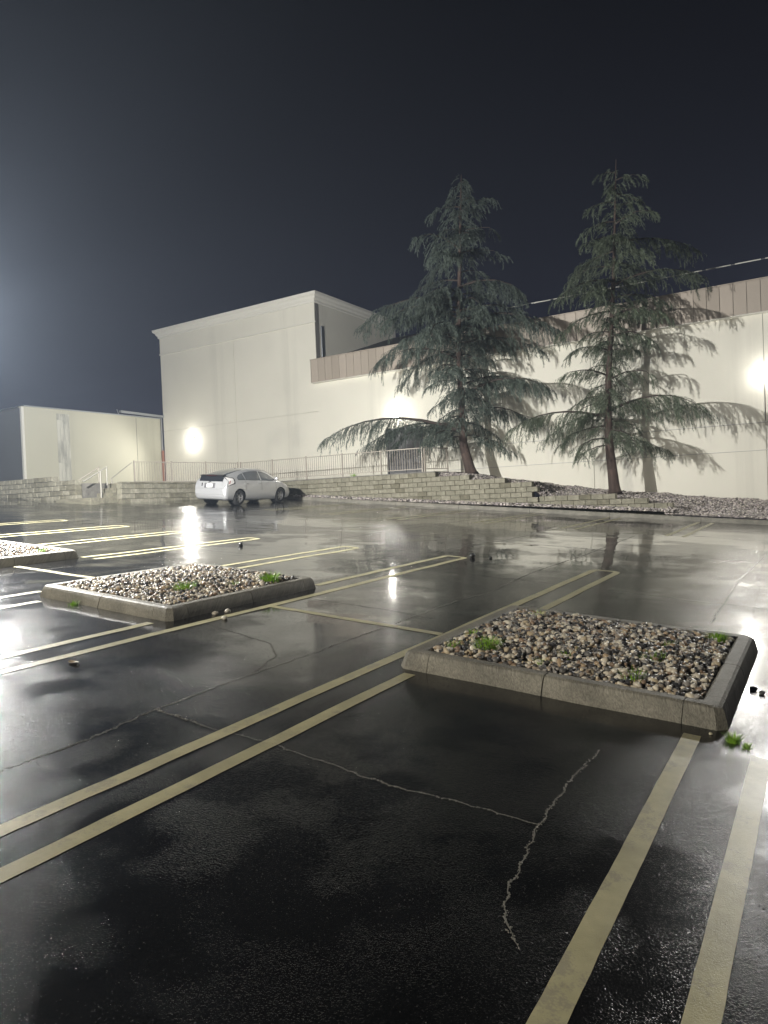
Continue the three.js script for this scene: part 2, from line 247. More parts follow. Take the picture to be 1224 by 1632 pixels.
// gravel on the bed: uncountable
function rockGeo(seed, detail = 0) { const g = mergeVertices(new THREE.IcosahedronGeometry(1, detail).deleteAttribute('normal').deleteAttribute('uv')), p = g.attributes.position, r = mulberry(seed); for (let i = 0; i < p.count; i++) { const k = 0.75 + 0.5 * r(); p.setXYZ(i, p.getX(i) * k, p.getY(i) * k * 0.8, p.getZ(i) * k); } const q = g.toNonIndexed(); q.computeVertexNormals(); return q; }
function scatter(name, label, category, geo, mat, list, colour, parent) {
  const im = new THREE.InstancedMesh(geo, mat, list.length), m4 = new THREE.Matrix4(), q = new THREE.Quaternion(), e = new THREE.Euler(), v = new THREE.Vector3(), s = new THREE.Vector3();
  list.forEach(([x, y, z, r, fl = 1], i) => { v.set(x, y, z); e.set(R(-0.5, 0.5), R(0, 6.28), R(-0.5, 0.5)); s.set(r * R(0.8, 1.3), r * fl * R(0.6, 0.95), r * R(0.75, 1.1)); im.setMatrixAt(i, m4.compose(v, q.setFromEuler(e), s)); im.setColorAt(i, colour(rnd())); });
  im.castShadow = im.receiveShadow = true; im.name = parent ? name : numbered(name); tag(im, label, category, null, 'stuff'); (parent || scene).add(im); return im;
}
const rockColour = t => { const v = t < 0.2 ? R(0.08, 0.16) : t < 0.65 ? R(0.22, 0.42) : R(0.42, 0.66); return lin(v, v * R(0.86, 0.94), v * R(0.78, 0.90)); };
{
  const a = [], b = [], c = [];
  for (let i = 0; i < 5200; i++) { const x = R(-21.5, -4.5), z = R(-26.28, -25.6); a.push([x, stripY(x, z) + 0.015 + (rnd() < 0.3 ? 0.04 : 0), z, R(0.03, 0.062)]); }
  for (let i = 0; i < 20000; i++) { const x = R(-14.3, -4.7), z = -26.42 - 4.05 * Math.pow(rnd(), 1.3); b.push([x, bedY(x, z) + 0.012 + (rnd() < 0.3 ? 0.03 : 0), z, R(0.022, 0.05)]); }
  for (let i = 0; i < 34000; i++) { const x = R(-4.8, 9), z = -25.6 - 4.85 * Math.pow(rnd(), 1.25), y = z > -26.5 ? lerp(bedY(x, z), stripY(x, z) - 0.08, sstep(-26.4, -25.6, z)) : bedY(x, z); c.push([x, y + 0.012 + (rnd() < 0.3 ? 0.03 : 0), z, R(0.02, 0.046)]); }
  scatter('gravel', 'strip of coarse dark gravel between kerb and retaining wall', 'gravel', rockGeo(1), M.rock, a, rockColour);
  scatter('gravel', 'coarse gravel around both tree trunks behind the block wall', 'gravel', rockGeo(2), M.rock, b, rockColour);
  scatter('gravel', 'open slope of pale gravel running down to the kerb right of the block wall', 'gravel', rockGeo(3), M.rock, c, rockColour);
}

// ------------------------------------------------------------------ retaining walls of split-face blocks
const BL = 0.45, BH = 0.205;
function blockGeo(seed, len) {
  const r = mulberry(seed), nx = 5, ny = 4, pos = [], idx = [], uv = [], ch = 0.014, L = len - 0.008, Hh = BH - 0.008, o = r() * 5;
  for (let j = 0; j < ny; j++) for (let i = 0; i < nx; i++) { const edge = i === 0 || j === 0 || i === nx - 1 || j === ny - 1; const x = i === 0 ? -L / 2 : i === nx - 1 ? L / 2 : lerp(-L / 2 + ch, L / 2 - ch, (i - 1) / (nx - 3)), y = j === 0 ? 0 : j === ny - 1 ? Hh : lerp(ch, Hh - ch, j - 1); pos.push(x, y, edge ? -0.016 - 0.006 * r() : 0.016 * (r() - 0.3)); uv.push(x + o, y + o); }
  for (let j = 0; j < ny - 1; j++) for (let i = 0; i < nx - 1; i++) { const p = j * nx + i, q = p + nx; idx.push(p, p + 1, q, p + 1, q + 1, q); }
  const b = pos.length / 3; for (const [x, y] of [[-L / 2, 0], [L / 2, 0], [L / 2, Hh], [-L / 2, Hh]]) { pos.push(x, y, -0.28); uv.push(x + o, y + o + 0.3); }
  const c = [0, nx - 1, nx * ny - 1, nx * (ny - 1)]; for (let k = 0; k < 4; k++) { const m = (k + 1) % 4; idx.push(c[m], c[k], b + k, c[m], b + k, b + m); }
  idx.push(b, b + 2, b + 1, b, b + 3, b + 2);
  const g = new THREE.BufferGeometry(); g.setAttribute('position', new THREE.Float32BufferAttribute(pos, 3)); g.setAttribute('uv', new THREE.Float32BufferAttribute(uv, 2)); g.setIndex(idx); return toCreasedNormals(g, 0.5);
}
const blockFull = [1, 2, 3, 4, 5, 6].map(s => blockGeo(s, BL)), blockHalf = [7, 8].map(s => blockGeo(s, BL / 2)), capGeo = [9, 10, 11].map(s => blockGeo(s, BL).scale(1, 0.42, 1));
function blockWall(label, pos, turn, length, top, topAt, baseAt, dirt, caps) {
  const w = thing('retaining_wall', label, 'retaining wall', pos, turn);
  for (let c = 0; c < 16; c++) {
    const yt = top - c * BH, off = (c % 2) * BL / 2;
    for (let s = -BL / 2 + off; s < length; s += BL) {
      let a = Math.max(0, s), b = Math.min(length, s + BL), half = b - a < BL * 0.9; if (b - a < 0.1) continue;
      const mid = (a + b) / 2; if (yt > topAt(mid) + 0.03 || yt < baseAt(mid) + 0.02) continue;
      const m = part('block', (half ? blockHalf : blockFull)[(rnd() * (half ? 2 : 6)) | 0], rnd() < dirt(mid, yt) ? M.dirtyBlock[(rnd() * 2) | 0] : M.block[(rnd() * 5) | 0], w, [mid, yt - BH - pos[1] + 0.004, R(-0.008, 0.008)]);
      m.rotation.y = R(-0.012, 0.012); if (half) m.scale.x = (b - a) / (BL / 2);
    }
  }
  if (caps) for (let s = 0; s < length - 0.1; s += BL) { const m = part('cap_stone', capGeo[(rnd() * 3) | 0], rnd() < 0.5 ? M.dirtyBlock[1] : M.block[(rnd() * 3) | 0], w, [s + BL / 2, top - pos[1] + 0.003, 0.02 + R(-0.012, 0.012)]); m.rotation.y = R(-0.02, 0.02); }
  return w;
}
{
  // long wall below the walkway, stepping down past the first tree
  const topA = table([[0, 3.1], [10.0, 3.1], [10.01, 2.96], [11.6, 2.75], [12.6, 2.6], [13.4, 2.5], [14.4, 2.38], [14.5, 2.2], [14.7, 0]]);
  blockWall('long tan block retaining wall below the railing, between silver car and second tree', [-24.2, lotY(-19, -26.3) - 0.3, -26.3], 0, 14.7, 2.98, topA, s => stripY(-24.2 + s, -26.3) - 0.24, (s, y) => 0.12, false);
  blockWall('low end of tan block wall stepping down to the gravel in front of the second tree', [-9.52, 1.1, -26.28], 0, 4.9, 1.77, table([[0, 1.8], [2.0, 1.8], [2.05, 1.78], [3.0, 1.78], [3.05, 1.6], [4.2, 1.58], [4.25, 1.4], [4.9, 1.38]]), s => stripY(-9.5 + s, -26.3) - 0.2, () => 0.1, false);
  blockWall('tan block retaining wall left of the silver car, under the railing', [-24.2, 1.9, -18.2], Math.PI / 2, 8.1, 2.97, () => 3, s => lotY(-24.2, -18.2 - s) - 0.22, (s, y) => s < 1.2 ? 0.45 : 0.15, true);
  blockWall('stained block retaining wall at the far left below the grey building', [-34, 2.2, -17.0], 0, 8.55, 3.40, table([[0, 3.44], [7.1, 3.44], [7.15, 3.25], [8.6, 3.25]]), s => lotY(-34 + s, -17) - 0.22, (s, y) => s > 5.5 ? 0.55 : 0.12, false);
}
{ // stair through the wall with its low concrete landing
  const s = thing('concrete_stair', 'short concrete stair with low landing beside the handrail', 'stair', [-24.95, lotY(-24.95, -17.4), -17.3]);
  const up = (WALK - s.position.y) / 4;
  for (let i = 0; i < 4; i++) part('step', span(-0.44, 0.42, -0.2, up * (i + 1) - 0.003, -0.32 - 0.29 * i - 0.283, -0.32 - 0.29 * i), M.dirtyBlock[1], s);
  part('landing', new RoundedBoxGeometry(2.3, 0.5, 0.42, 2, 0.04), M.dirtyBlock[1], s, [-0.25, -0.05, 0.42]);
}
// ------------------------------------------------------------------ railings
function railing(name, label, pts, opts = {}) {
  const [x0, z0] = pts[0], f = thing(name, label, 'railing', [x0, WALK, z0]);
  const hgt = 1.1, post = new THREE.BoxGeometry(0.055, hgt + 0.03, 0.055).translate(0, (hgt + 0.03) / 2, 0), pick = new THREE.BoxGeometry(0.018, hgt - 0.2, 0.018).translate(0, 0.17 + (hgt - 0.2) / 2, 0);
  for (let i = 0; i < pts.length - 1; i++) {
    const [ax, az] = pts[i], [bx, bz] = pts[i + 1], L = Math.hypot(bx - ax, bz - az), ang = -Math.atan2(bz - az, bx - ax), np = Math.max(1, Math.round(L / 2.0));
    for (const [n, y, h] of [['top_rail', hgt - 0.03, 0.04], ['bottom_rail', 0.15, 0.032]]) { const m = part(n, new THREE.BoxGeometry(L - 0.06, h, 0.038), M.fence, f, [(ax + bx) / 2 - x0, y, (az + bz) / 2 - z0]); m.rotation.y = ang; }
    for (let k = i ? 1 : 0; k <= np; k++) { const t = k / np; part('post', post, M.fence, f, [lerp(ax, bx, t) - x0, 0, lerp(az, bz, t) - z0]).rotation.y = ang; }
    const n = Math.round(L / 0.125); for (let k = 1; k < n; k++) { const t = k / n; if (Math.abs(t * np - Math.round(t * np)) < 0.02) continue; part('baluster', pick, M.fence, f, [lerp(ax, bx, t) - x0, 0, lerp(az, bz, t) - z0]).rotation.y = ang; }
  }
  return f;
}
railing('railing', 'long brown metal railing on the walkway, passing in front of the grey door', [[-25.66, -26.62], [-15.0, -26.85]]);
railing('railing', 'brown metal railing above the block wall left of the silver car', [[-26.85, -20.95], [-25.75, -26.5]]);
railing('railing', 'short end panel of brown railing turning back beside the leaning tree trunk', [[-14.93, -26.95], [-14.45, -28.2]]);
{
  const h = thing('handrail', 'pale pipe handrail sloping up beside the stair, nearest the lot', 'handrail', [-24.5, 2.3, -17.05]);
  part('rail', tube([[-0.36, 0.80, 0.12], [-0.4, 0.82, 0.0], [-0.4, 1.40, -1.05]], 0.03, 8), M.rail, h); part('post', tube([[-0.4, -0.1, -0.72], [-0.4, 1.2, -0.72]], 0.035, 8), M.rail, h); part('post', tube([[-0.4, 0.65, -1.02], [-0.4, 1.39, -1.02]], 0.03, 8), M.rail, h);
  const i = thing('handrail', 'thin pipe handrail on the far side of the stair', 'handrail', [-25.75, WALK, -17.9]);
  part('rail', tube([[0.0, 0.12, 0.6], [0.0, 0.72, -0.45]], 0.022, 8), M.fence, i); part('post', tube([[0, -0.1, -0.4], [0, 0.7, -0.4]], 0.022, 8), M.fence, i);
  const j = thing('handrail', 'sloping rail running down from the end post of the left railing', 'handrail', [-26.85, WALK, -20.87]);
  part('rail', tube([[0, 1.02, 0.06], [0.1, 0.28, 1.25]], 0.024, 8), M.rail, j); part('post', tube([[0.1, -0.02, 1.22], [0.1, 0.3, 1.22]], 0.024, 8), M.fence, j);
}

// ------------------------------------------------------------------ the commercial building
const ZB = -30.5;
{
  const b = thing('commercial_building', 'large cream commercial building with tall parapet and tan panelled fascia', 'building', [0, 0, 0]);
  // backing behind the wall panels shows in the joints
  part('joint_backing', span(-35.98, -19.06, 1.5, 8.45, ZB - 0.3, ZB - 0.035), M.joint, b); part('joint_backing', span(-16.99, 13, -1, 8.45, ZB - 0.3, ZB - 0.035), M.joint, b); part('joint_backing', span(-35.98, -23.42, 8.45, 13.2, ZB - 0.3, ZB - 0.035), M.joint, b);
  const pan = (x0, x1, y0, y1) => part('wall_panel', span(x0, x1, y0, y1, ZB - 0.034, ZB), M.wall, b);
  const g = 0.010;
  pan(-36, -29.56 - g, 1.5, 6.88); pan(-36, -29.56 - g, 6.88 + g, 11.76); pan(-29.56 + g, -23.4, 1.5, 6.88); pan(-29.56 + g, -23.4, 6.88 + g, 11.76);
  pan(-23.4, -19.1, 1.5, 8.45); pan(-16.95, -15.9, 1.5, 8.45); pan(-19.1, -16.95, 5.52, 8.45);
  const cols = [-15.9, -8.52, -1.92, 4.6, 13];
  for (let i = 0; i < 4; i++) for (const [y0, y1] of [[-1, 3.2 - g], [3.2 + g, 4.26 - g], [4.26 + g, 8.45]]) pan(cols[i] + g, cols[i + 1] - g, y0, y1);
  part('wall', span(-36, -35.7, 1.5, 13.2, -39, ZB - 0.31), M.wall, b);
  part('drip_ledge', span(-15.9, 13, 4.262, 4.30, ZB + 0.001, ZB + 0.022), M.trim, b); part('drip_ledge', span(-15.9, 13, 3.20, 3.232, ZB + 0.001, ZB + 0.018), M.trim, b);
  // frieze above the band, cornice round the tall part
  part('frieze', span(-36, -23.4, 11.80, 12.95, ZB - 0.03, ZB + 0.02), M.wall, b); part('band', span(-36.03, -23.36, 11.765, 11.83, ZB - 0.03, ZB + 0.07), M.trim, b);
  const prof = [[0.03, 12.82], [0.09, 12.86], [0.09, 12.96], [0.17, 13.04], [0.20, 13.14], [0.31, 13.22], [0.33, 13.36], [-0.2, 13.37]];
  const corn = (pts) => { const pos = [], idx = [], uv = [], m = prof.length; pts.forEach(f => prof.forEach(([o, y]) => { const [x, z] = f(o); pos.push(x, y, z); uv.push(x + z, y); })); for (let i = 0; i < pts.length - 1; i++) for (let j = 0; j < m - 1; j++) { const p = i * m + j, q = p + m; idx.push(p, q, p + 1, p + 1, q, q + 1); } const q = new THREE.BufferGeometry(); q.setAttribute('position', new THREE.Float32BufferAttribute(pos, 3)); q.setAttribute('uv', new THREE.Float32BufferAttribute(uv, 2)); q.setIndex(idx); return toCreasedNormals(q, 0.3); };
  part('cornice', corn([o => [-36 - o, -39], o => [-36 - o, ZB + o], o => [-23.4 + o, ZB + o]]), M.trim, b); part('cornice', corn([o => [-23.4 + o, ZB + o - 0.002], o => [-23.4 + o, -38.6]]), M.trim, b);
  part('side_wall', span(-23.7, -23.4, 8.5, 12.95, -38.6, ZB - 0.31), M.wall, b); part('wall', span(-36, -23.4, 8.5, 13.3, -39, -38.61), M.wall, b);
  part('corner_trim', span(-23.41, -23.37, 9.7, 12.82, ZB - 0.3, ZB + 0.004), M.joint, b);
  part('downpipe', tube([[-23.3, 9.75, ZB - 0.42], [-23.3, 11.6, ZB - 0.42]], 0.045, 8), M.metal, b); part('rain_head', span(-23.42, -23.14, 9.62, 9.86, ZB - 0.55, ZB - 0.25), M.lampHousing, b);
  // fascia of separate vertical panels
  part('fascia_backing', span(-23.56, 13, 8.44, 9.62, ZB + 0.006, ZB + 0.27), M.joint, b);
  const fp = new RoundedBoxGeometry(0.455, 1.22, 0.035, 1, 0.006);
  for (let x = -23.56; x < 12.9; x += 0.47) part('fascia_panel', fp, M.fascia[(rnd() * 4) | 0], b, [x + 0.235, 9.035, ZB + 0.292]);
  part('fascia_panel', span(-23.6, -23.565, 8.425, 9.645, ZB + 0.0, ZB + 0.31), M.fascia[0], b);
  part('coping', span(-23.62, 13, 9.648, 9.69, ZB - 0.2, ZB + 0.335), M.fascia[1], b); part('soffit', span(-23.6, 13, 8.40, 8.424, ZB + 0.004, ZB + 0.31), M.trim, b);
  { const q = new THREE.BufferGeometry(); q.setAttribute('position', new THREE.Float32BufferAttribute([-23.39, 9.62, -30.7, -14.2, 9.62, -30.7, -14.2, 12.3, -38.6, -23.39, 12.3, -38.6], 3)); q.setAttribute('uv', new THREE.Float32BufferAttribute([0, 0, 9, 0, 9, 8, 0, 8], 2)); q.setIndex([0, 1, 2, 0, 2, 3]); q.computeVertexNormals(); part('roof', q, M.roof, b); part('flat_roof', span(-14.2, 13, 9.2, 9.3, -46, ZB - 0.31), M.roof, b); }
  // grey double door
  const d = part('door', span(-19.03, -18.035, WALK + 0.01, 5.47, ZB - 0.16, ZB - 0.11), M.door, b), d2 = part('door', span(-18.015, -17.02, WALK + 0.01, 5.47, ZB - 0.16, ZB - 0.11), M.door, b);
  part('handle', span(-18.16, -18.12, 3.95, 4.2, ZB - 0.105, ZB - 0.05), M.metal, d); part('handle', span(-17.93, -17.89, 3.95, 4.2, ZB - 0.105, ZB - 0.05), M.metal, d2);
  part('door_frame', merge([span(-19.1, -19.035, WALK, 5.5, ZB - 0.2, ZB + 0.02), span(-17.015, -16.95, WALK, 5.5, ZB - 0.2, ZB + 0.02), span(-19.033, -17.017, 5.475, 5.52, ZB - 0.2, ZB + 0.02)]), M.door, b);
  part('door_backing', span(-19.05, -17, 1.5, 8.4, ZB - 0.6, ZB - 0.21), M.joint, b);
  part('conduit', tube([[-1.95, 4.34, ZB + 0.04], [-1.95, 5.75, ZB + 0.04]], 0.022, 6), M.trim, b);
}
{
  const c = thing('overhead_cable', 'cable with pale segments strung above the tan fascia at the right', 'cable', [0, 9.3, -31.0]);
  for (const x of [-12.6, 7]) part('support', tube([[x, 0, 0], [x, 1.38, 0]], 0.03, 6), M.pole, c);
  part('wire', tube([[-12.6, 1.36, 0], [-6, 1.31, 0], [0, 1.31, 0], [7, 1.36, 0]], 0.012, 6), M.pole, c);
  for (let x = -12.3; x < 6.6; x += 1.05) part('pale_segment', tube([[x, 1.335 - 0.02 * Math.cos((x + 2.8) / 9.8 * 1.5), 0], [x + 0.9, 1.335 - 0.02 * Math.cos((x + 3.7) / 9.8 * 1.5), 0]], 0.024, 6), M.trim, c);  // pale segments evenly spaced along the wire
}
{
  const w = thing('side_building', 'low cream and grey building at the far left with a dangling gutter', 'building', [-36.15, -0.1, -21.2]);
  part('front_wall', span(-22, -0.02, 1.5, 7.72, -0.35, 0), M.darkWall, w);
  part('wall', span(-0.34, 0, 1.5, 7.78, -9.28, -0.002), M.wingWall, w); part('wall_stain', span(0.0005, 0.006, 3.0, 7.55, -2.75, -1.98), M.stain, w); part('corner_board', span(-0.1, 0.05, 1.5, 7.75, -0.08, 0.05), M.trim, w);
  for (const z of [-7.3]) part('wall_joint', span(0.0005, 0.008, 3, 7.7, z - 0.012, z + 0.012), M.joint, w);
  part('roof_edge', span(-22, 0.06, 7.785, 7.84, -9.28, -0.1), M.metal, w);
  const g = part('gutter', merge([box(0.16, 0.02, 3.4), box(0.02, 0.14, 3.4, 0.08, 0.06, 0), box(0.02, 0.14, 3.4, -0.08, 0.06, 0)]), M.metal, w, [0.14, 7.90, -7.75]); g.rotation.x = -0.02;
  part('gutter_bracket', tube([[0.1, 7.8, -6.0], [0.12, 8.1, -5.85]], 0.02, 6), M.metal, w);
  part('downpipe', tube([[0.07, 7.8, -9.2], [0.07, 5.75, -9.2]], 0.06, 8), M.pole, w); part('rusty_downpipe', tube([[0.09, 5.75, -9.2], [0.09, 3.0, -9.2]], 0.085, 8), M.rust, w);
  part('roof', span(-22, -0.35, 7.6, 7.7, -9.28, -0.36), M.roof, w);
}
// ------------------------------------------------------------------ lamps
function wallLamp(x, label, k = 1) {
  const l = thing('wall_lamp', label, 'wall lamp', [x, 6.17, ZB]);
  part('housing', new RoundedBoxGeometry(0.32, 0.22, 0.16, 2, 0.03), M.trim, l, [0, 0.0, 0.085]);
  part('lamp_lens', new RoundedBoxGeometry(0.38, 0.26, 0.12, 3, 0.05), lampGlow(WHITE, 30), l, [0, 0.0, 0.215]);
  lampLight(0, -0.06, 0.33, WHITE, LAMP.wall * k, 6, l);
  const f = new THREE.SpotLight(WHITE, LAMP.wallForward, 0, 74 * RAD, 0.5, 2); f.position.set(0, 0, 0.32); f.target.position.set(0, -2.2, 5); f.castShadow = true; f.shadow.radius = 6; l.add(f, f.target);
}
wallLamp(-33.31, 'glowing wall lamp on the tall cream wall above the silver car'); wallLamp(-18.35, 'glowing wall lamp over the grey door behind tree branches'); wallLamp(-1.93, 'glowing wall lamp at the right edge of the cream wall', 0.38);
function poleLamp(x, y0, z, h, label, heads) {
  const p = thing('lamp_post', label, 'lamp post', [x, y0, z]);
  part('base', new THREE.CylinderGeometry(0.24, 0.26, 0.7, 20).translate(0, 0.35, 0), M.concrete, p); part('pole', new THREE.CylinderGeometry(0.06, 0.09, h - 0.7, 14).translate(0, 0.7 + (h - 0.7) / 2, 0), M.pole, p);
  for (const [turn, tilt, c, cd, cutoff, addedShield] of heads) {
    const arm = part('arm', tube([[0, h - 0.1, 0], [Math.sin(turn) * 0.45, h - 0.02, Math.cos(turn) * 0.45]], 0.035, 8), M.pole, p);
    const hd = part('lamp_head', new RoundedBoxGeometry(0.5, 0.36, 0.18, 2, 0.04), M.lampHousing, p, [Math.sin(turn) * 0.55, h, Math.cos(turn) * 0.55]); hd.rotation.set(tilt, turn, 0, 'YXZ');
    part('lamp_lens', new RoundedBoxGeometry(0.42, 0.28, 0.03, 1, 0.012), lampGlow(c, 12), hd, [0, 0, 0.1]);
    if (addedShield) { // unseen plate added beside the lens to block glare on the near bays
      part('added_side_shield', span(-0.466, -0.45, -0.3, 0.25, 0.0, 0.62), M.lampHousing, hd);
    }
    if (cutoff) { // shoebox optics: light only downwards and forwards
      const l = new THREE.SpotLight(c, cd, 0, cutoff * RAD, 0.4, 2); l.position.set(0, 0, 0.2); l.target.position.set(0, 0, 5); l.castShadow = true; l.shadow.radius = 8; hd.add(l, l.target);
    } else lampLight(0, 0, 0.26, c, cd, addedShield ? 5 : 8, hd);
  }
}
poleLamp(-15.7, lotY(-15.7, -6.6) + 0.15, -6.65, 4.9, 'tall floodlight post in the left pebble island', [[Math.PI - 0.15, 0.0, COOL, LAMP.building, 0, 1], [0.9, 0.45, COOL, LAMP.lot]]);
poleLamp(0.05, lotY(0, -21), -21, 6.4, 'floodlight post between the far parking bays, right of the trees', [[-0.05, 0.45, COOL, LAMP.right, 66]]);
poleLamp(-7.4, lotY(-7.4, 11), 11, 6.5, 'floodlight post behind the viewpoint', [[Math.PI + 0.2, 0.78, WARM, LAMP.rear, 58]]);
// ------------------------------------------------------------------ kerbed pebble islands
const lotTilt = new THREE.Quaternion().setFromUnitVectors(new THREE.Vector3(0, 1, 0), new THREE.Vector3(0.0773, 1, 0.01707).normalize());
const pebbleGeo = [1, 2, 3].map(s => { const g = mergeVertices(new THREE.IcosahedronGeometry(1, 1).deleteAttribute('normal').deleteAttribute('uv')), p = g.attributes.position, r = mulberry(s * 13); const f = createNoise3D(mulberry(s)); for (let i = 0; i < p.count; i++) { const x = p.getX(i), y = p.getY(i), z = p.getZ(i), k = 1 + 0.22 * f(x, y, z); p.setXYZ(i, x * k, y * k, z * k); } g.computeVertexNormals(); return g; });
const pebblePalette = [[0.62, 0.56, 0.46], [0.66, 0.61, 0.52], [0.55, 0.50, 0.42], [0.5, 0.42, 0.3], [0.36, 0.27, 0.18], [0.3, 0.28, 0.26], [0.16, 0.155, 0.15], [0.05, 0.05, 0.055], [0.075, 0.07, 0.07], [0.36, 0.3, 0.24], [0.24, 0.17, 0.12], [0.11, 0.105, 0.1], [0.045, 0.045, 0.05]];
const pebbleMats = pebblePalette.map(c => new THREE.MeshPhysicalMaterial({ color: lin(...c), roughness: 0.3, ior: 1.42 }));
function kerbPiece(outline0, outline1, hTop, parent) { // outlines: cross-sections (outer x,y...) as 3D points lists, lofted
  const pos = [...outline0, ...outline1].flat(), m = outline0.length, idx = [], uv = [];
  for (let j = 0; j < m; j++) { const k = (j + 1) % m; idx.push(j, j + m, k, k, j + m, k + m); }
  for (let j = 1; j < m - 1; j++) { idx.push(0, j, j + 1); idx.push(m, m + j + 1, m + j); }
  for (let i = 0; i < pos.length; i += 3) uv.push(pos[i] + pos[i + 1] * 0.4, pos[i + 2] + pos[i + 1]);
  const g = new THREE.BufferGeometry(); g.setAttribute('position', new THREE.Float32BufferAttribute(pos, 3)); g.setAttribute('uv', new THREE.Float32BufferAttribute(uv, 2)); g.setIndex(idx);
  return part('kerb_stone', toCreasedNormals(g, 0.45), M.kerb, parent);
}
function island(label, x0, x1, z0, z1, singles, count, seed) { // x0<x1, z0 = front (towards the camera) > z1
  const cx = (x0 + x1) / 2, cz = (z0 + z1) / 2, t = thing('pebble_island', label, 'planter', [cx, lotY(cx, cz), cz]); t.quaternion.copy(lotTilt);
  const a = (x1 - x0) / 2, b = (z0 - z1) / 2, hk = 0.155, rr = mulberry(seed);
  // cross-section at a place on the outline: (out = outward unit, p = point on the outer foot)
  const sec = (px, pz, ox, oz) => [[0, -0.12], [0, 0.0], [0.035, 0.115], [0.055, 0.142], [0.080, hk], [0.175, hk - 0.002], [0.19, 0.142], [0.195, -0.12]].map(([d, y]) => [px - ox * d, y, pz - oz * d]);
  const c = 0.07, g = 0.005, s2 = Math.SQRT1_2;
  const run = (ax, az, bx, bz, ox, oz, n) => { for (let i = 0; i < n; i++) { const u = i / n, v = (i + 1) / n, L = Math.hypot(bx - ax, bz - az), e = g / L; kerbPiece(sec(lerp(ax, bx, u + e), lerp(az, bz, u + e), ox, oz), sec(lerp(ax, bx, v - e), lerp(az, bz, v - e), ox, oz), hk, t); } };
  const d = 0.30; // corner stones reach this far along each side
  run(-a + d, b, a - d, b, 0, 1, 2); run(a, b - d, a, -b + d, 1, 0, 2); run(a - d, -b, -a + d, -b, 0, -1, 2); run(-a, -b + d, -a, b - d, -1, 0, 2);
  for (const [sx, sz] of [[1, 1], [1, -1], [-1, -1], [-1, 1]]) { // corner: two short legs and a chamfered nose, lofted as one
    const A = sec(sx * (a - d), sz * b, 0, sz), B = sec(sx * a, sz * (b - d), sx, 0);
    const mid = (k) => A.map((p, j) => { const off = Math.abs(p[2] - sz * b), hgt = p[1]; const q = k === 0 ? [sx * (a - Math.max(c, off + (off ? c * (1 - off / 0.195) : 0))), sz * (b - off)] : [sx * (a - off), sz * (b - Math.max(c, off + (off ? c * (1 - off / 0.195) : 0)))]; return [q[0], hgt, q[1]]; });
    const secs = [A, mid(0), mid(1), B], m = A.length, pos = secs.flat(2), idx = [], uv = [];
    for (let i = 0; i < 3; i++) for (let j = 0; j < m; j++) { const k = (j + 1) % m, p = i * m; sx * sz > 0 ? idx.push(p + j, p + j + m, p + k, p + k, p + j + m, p + k + m) : idx.push(p + j, p + k, p + j + m, p + k, p + k + m, p + j + m); }
    for (let j = 1; j < m - 1; j++) { idx.push(0, j, j + 1); const o = 3 * m; idx.push(o, o + j + 1, o + j); }
    for (let i = 0; i < pos.length; i += 3) uv.push(pos[i] + pos[i + 1] * 0.4, pos[i + 2] + pos[i + 1]);
    const q = new THREE.BufferGeometry(); q.setAttribute('position', new THREE.Float32BufferAttribute(pos, 3)); q.setAttribute('uv', new THREE.Float32BufferAttribute(uv, 2)); q.setIndex(idx); part('kerb_stone', toCreasedNormals(q, 0.45), M.kerb, t);
  }
  part('soil', span(-a + 0.17, a - 0.17, -0.1, 0.10, -b + 0.17, b - 0.17), M.soil, t);
  const ia = a - 0.215, ib = b - 0.215, list = [];
  const mound = (x, z) => 0.125 + 0.06 * Math.max(0, 1 - (x / ia) ** 2) * Math.max(0, 1 - (z / ib) ** 2) + 0.015 * n2(x * 2 + seed, z * 2);
  for (let i = 0; i < count; i++) { const x = (rr() * 2 - 1) * ia, z = (rr() * 2 - 1) * ib, big = Math.pow(rr(), 2.2), r = 0.0115 + 0.021 * big, up = rr() < 0.35 ? 0.02 : 0; list.push([x, mound(x, z) + r * 0.35 + up, z, r]); }
  list.sort((p, q) => (q[2] * 1.0 + q[3] * 30) - (p[2] * 1.0 + p[3] * 30)); // nearest and largest first
  list.slice(0, singles).forEach(([x, y, z, r]) => { const m = part('pebble', pebbleGeo[(rr() * 3) | 0], pebbleMats[(rr() * pebbleMats.length) | 0], t, [x, y, z]); m.rotation.set(rr() - 0.5, rr() * 6, rr() - 0.5); m.scale.set(r * (0.9 + 0.5 * rr()), r * (0.6 + 0.3 * rr()), r * (0.8 + 0.4 * rr())); });
  const cols = () => { const c = pebblePalette[(rr() * pebblePalette.length) | 0], k = 0.8 + 0.4 * rr(); return lin(c[0] * k, c[1] * k, c[2] * k); };
  for (let v = 0; v < 3; v++) scatter('pebbles', null, null, pebbleGeo[v], M.stone, list.slice(singles).filter((_, i) => i % 3 === v), cols, t);
  return t;
}
const islR = island('nearest square kerbed island filled with mixed river pebbles and grass tufts', -3.31, -0.62, -5.30, -7.92, 300, 7000, 3);
const islL = island('kerbed pebble island left of centre with a grass tuft in its far corner', -8.86, -6.28, -5.27, -8.02, 300, 6600, 5);
const islF = island('kerbed pebble island cut by the left picture edge, with mossy pebbles', -16.8, -11.53, -5.30, -7.75, 0, 5200, 9);

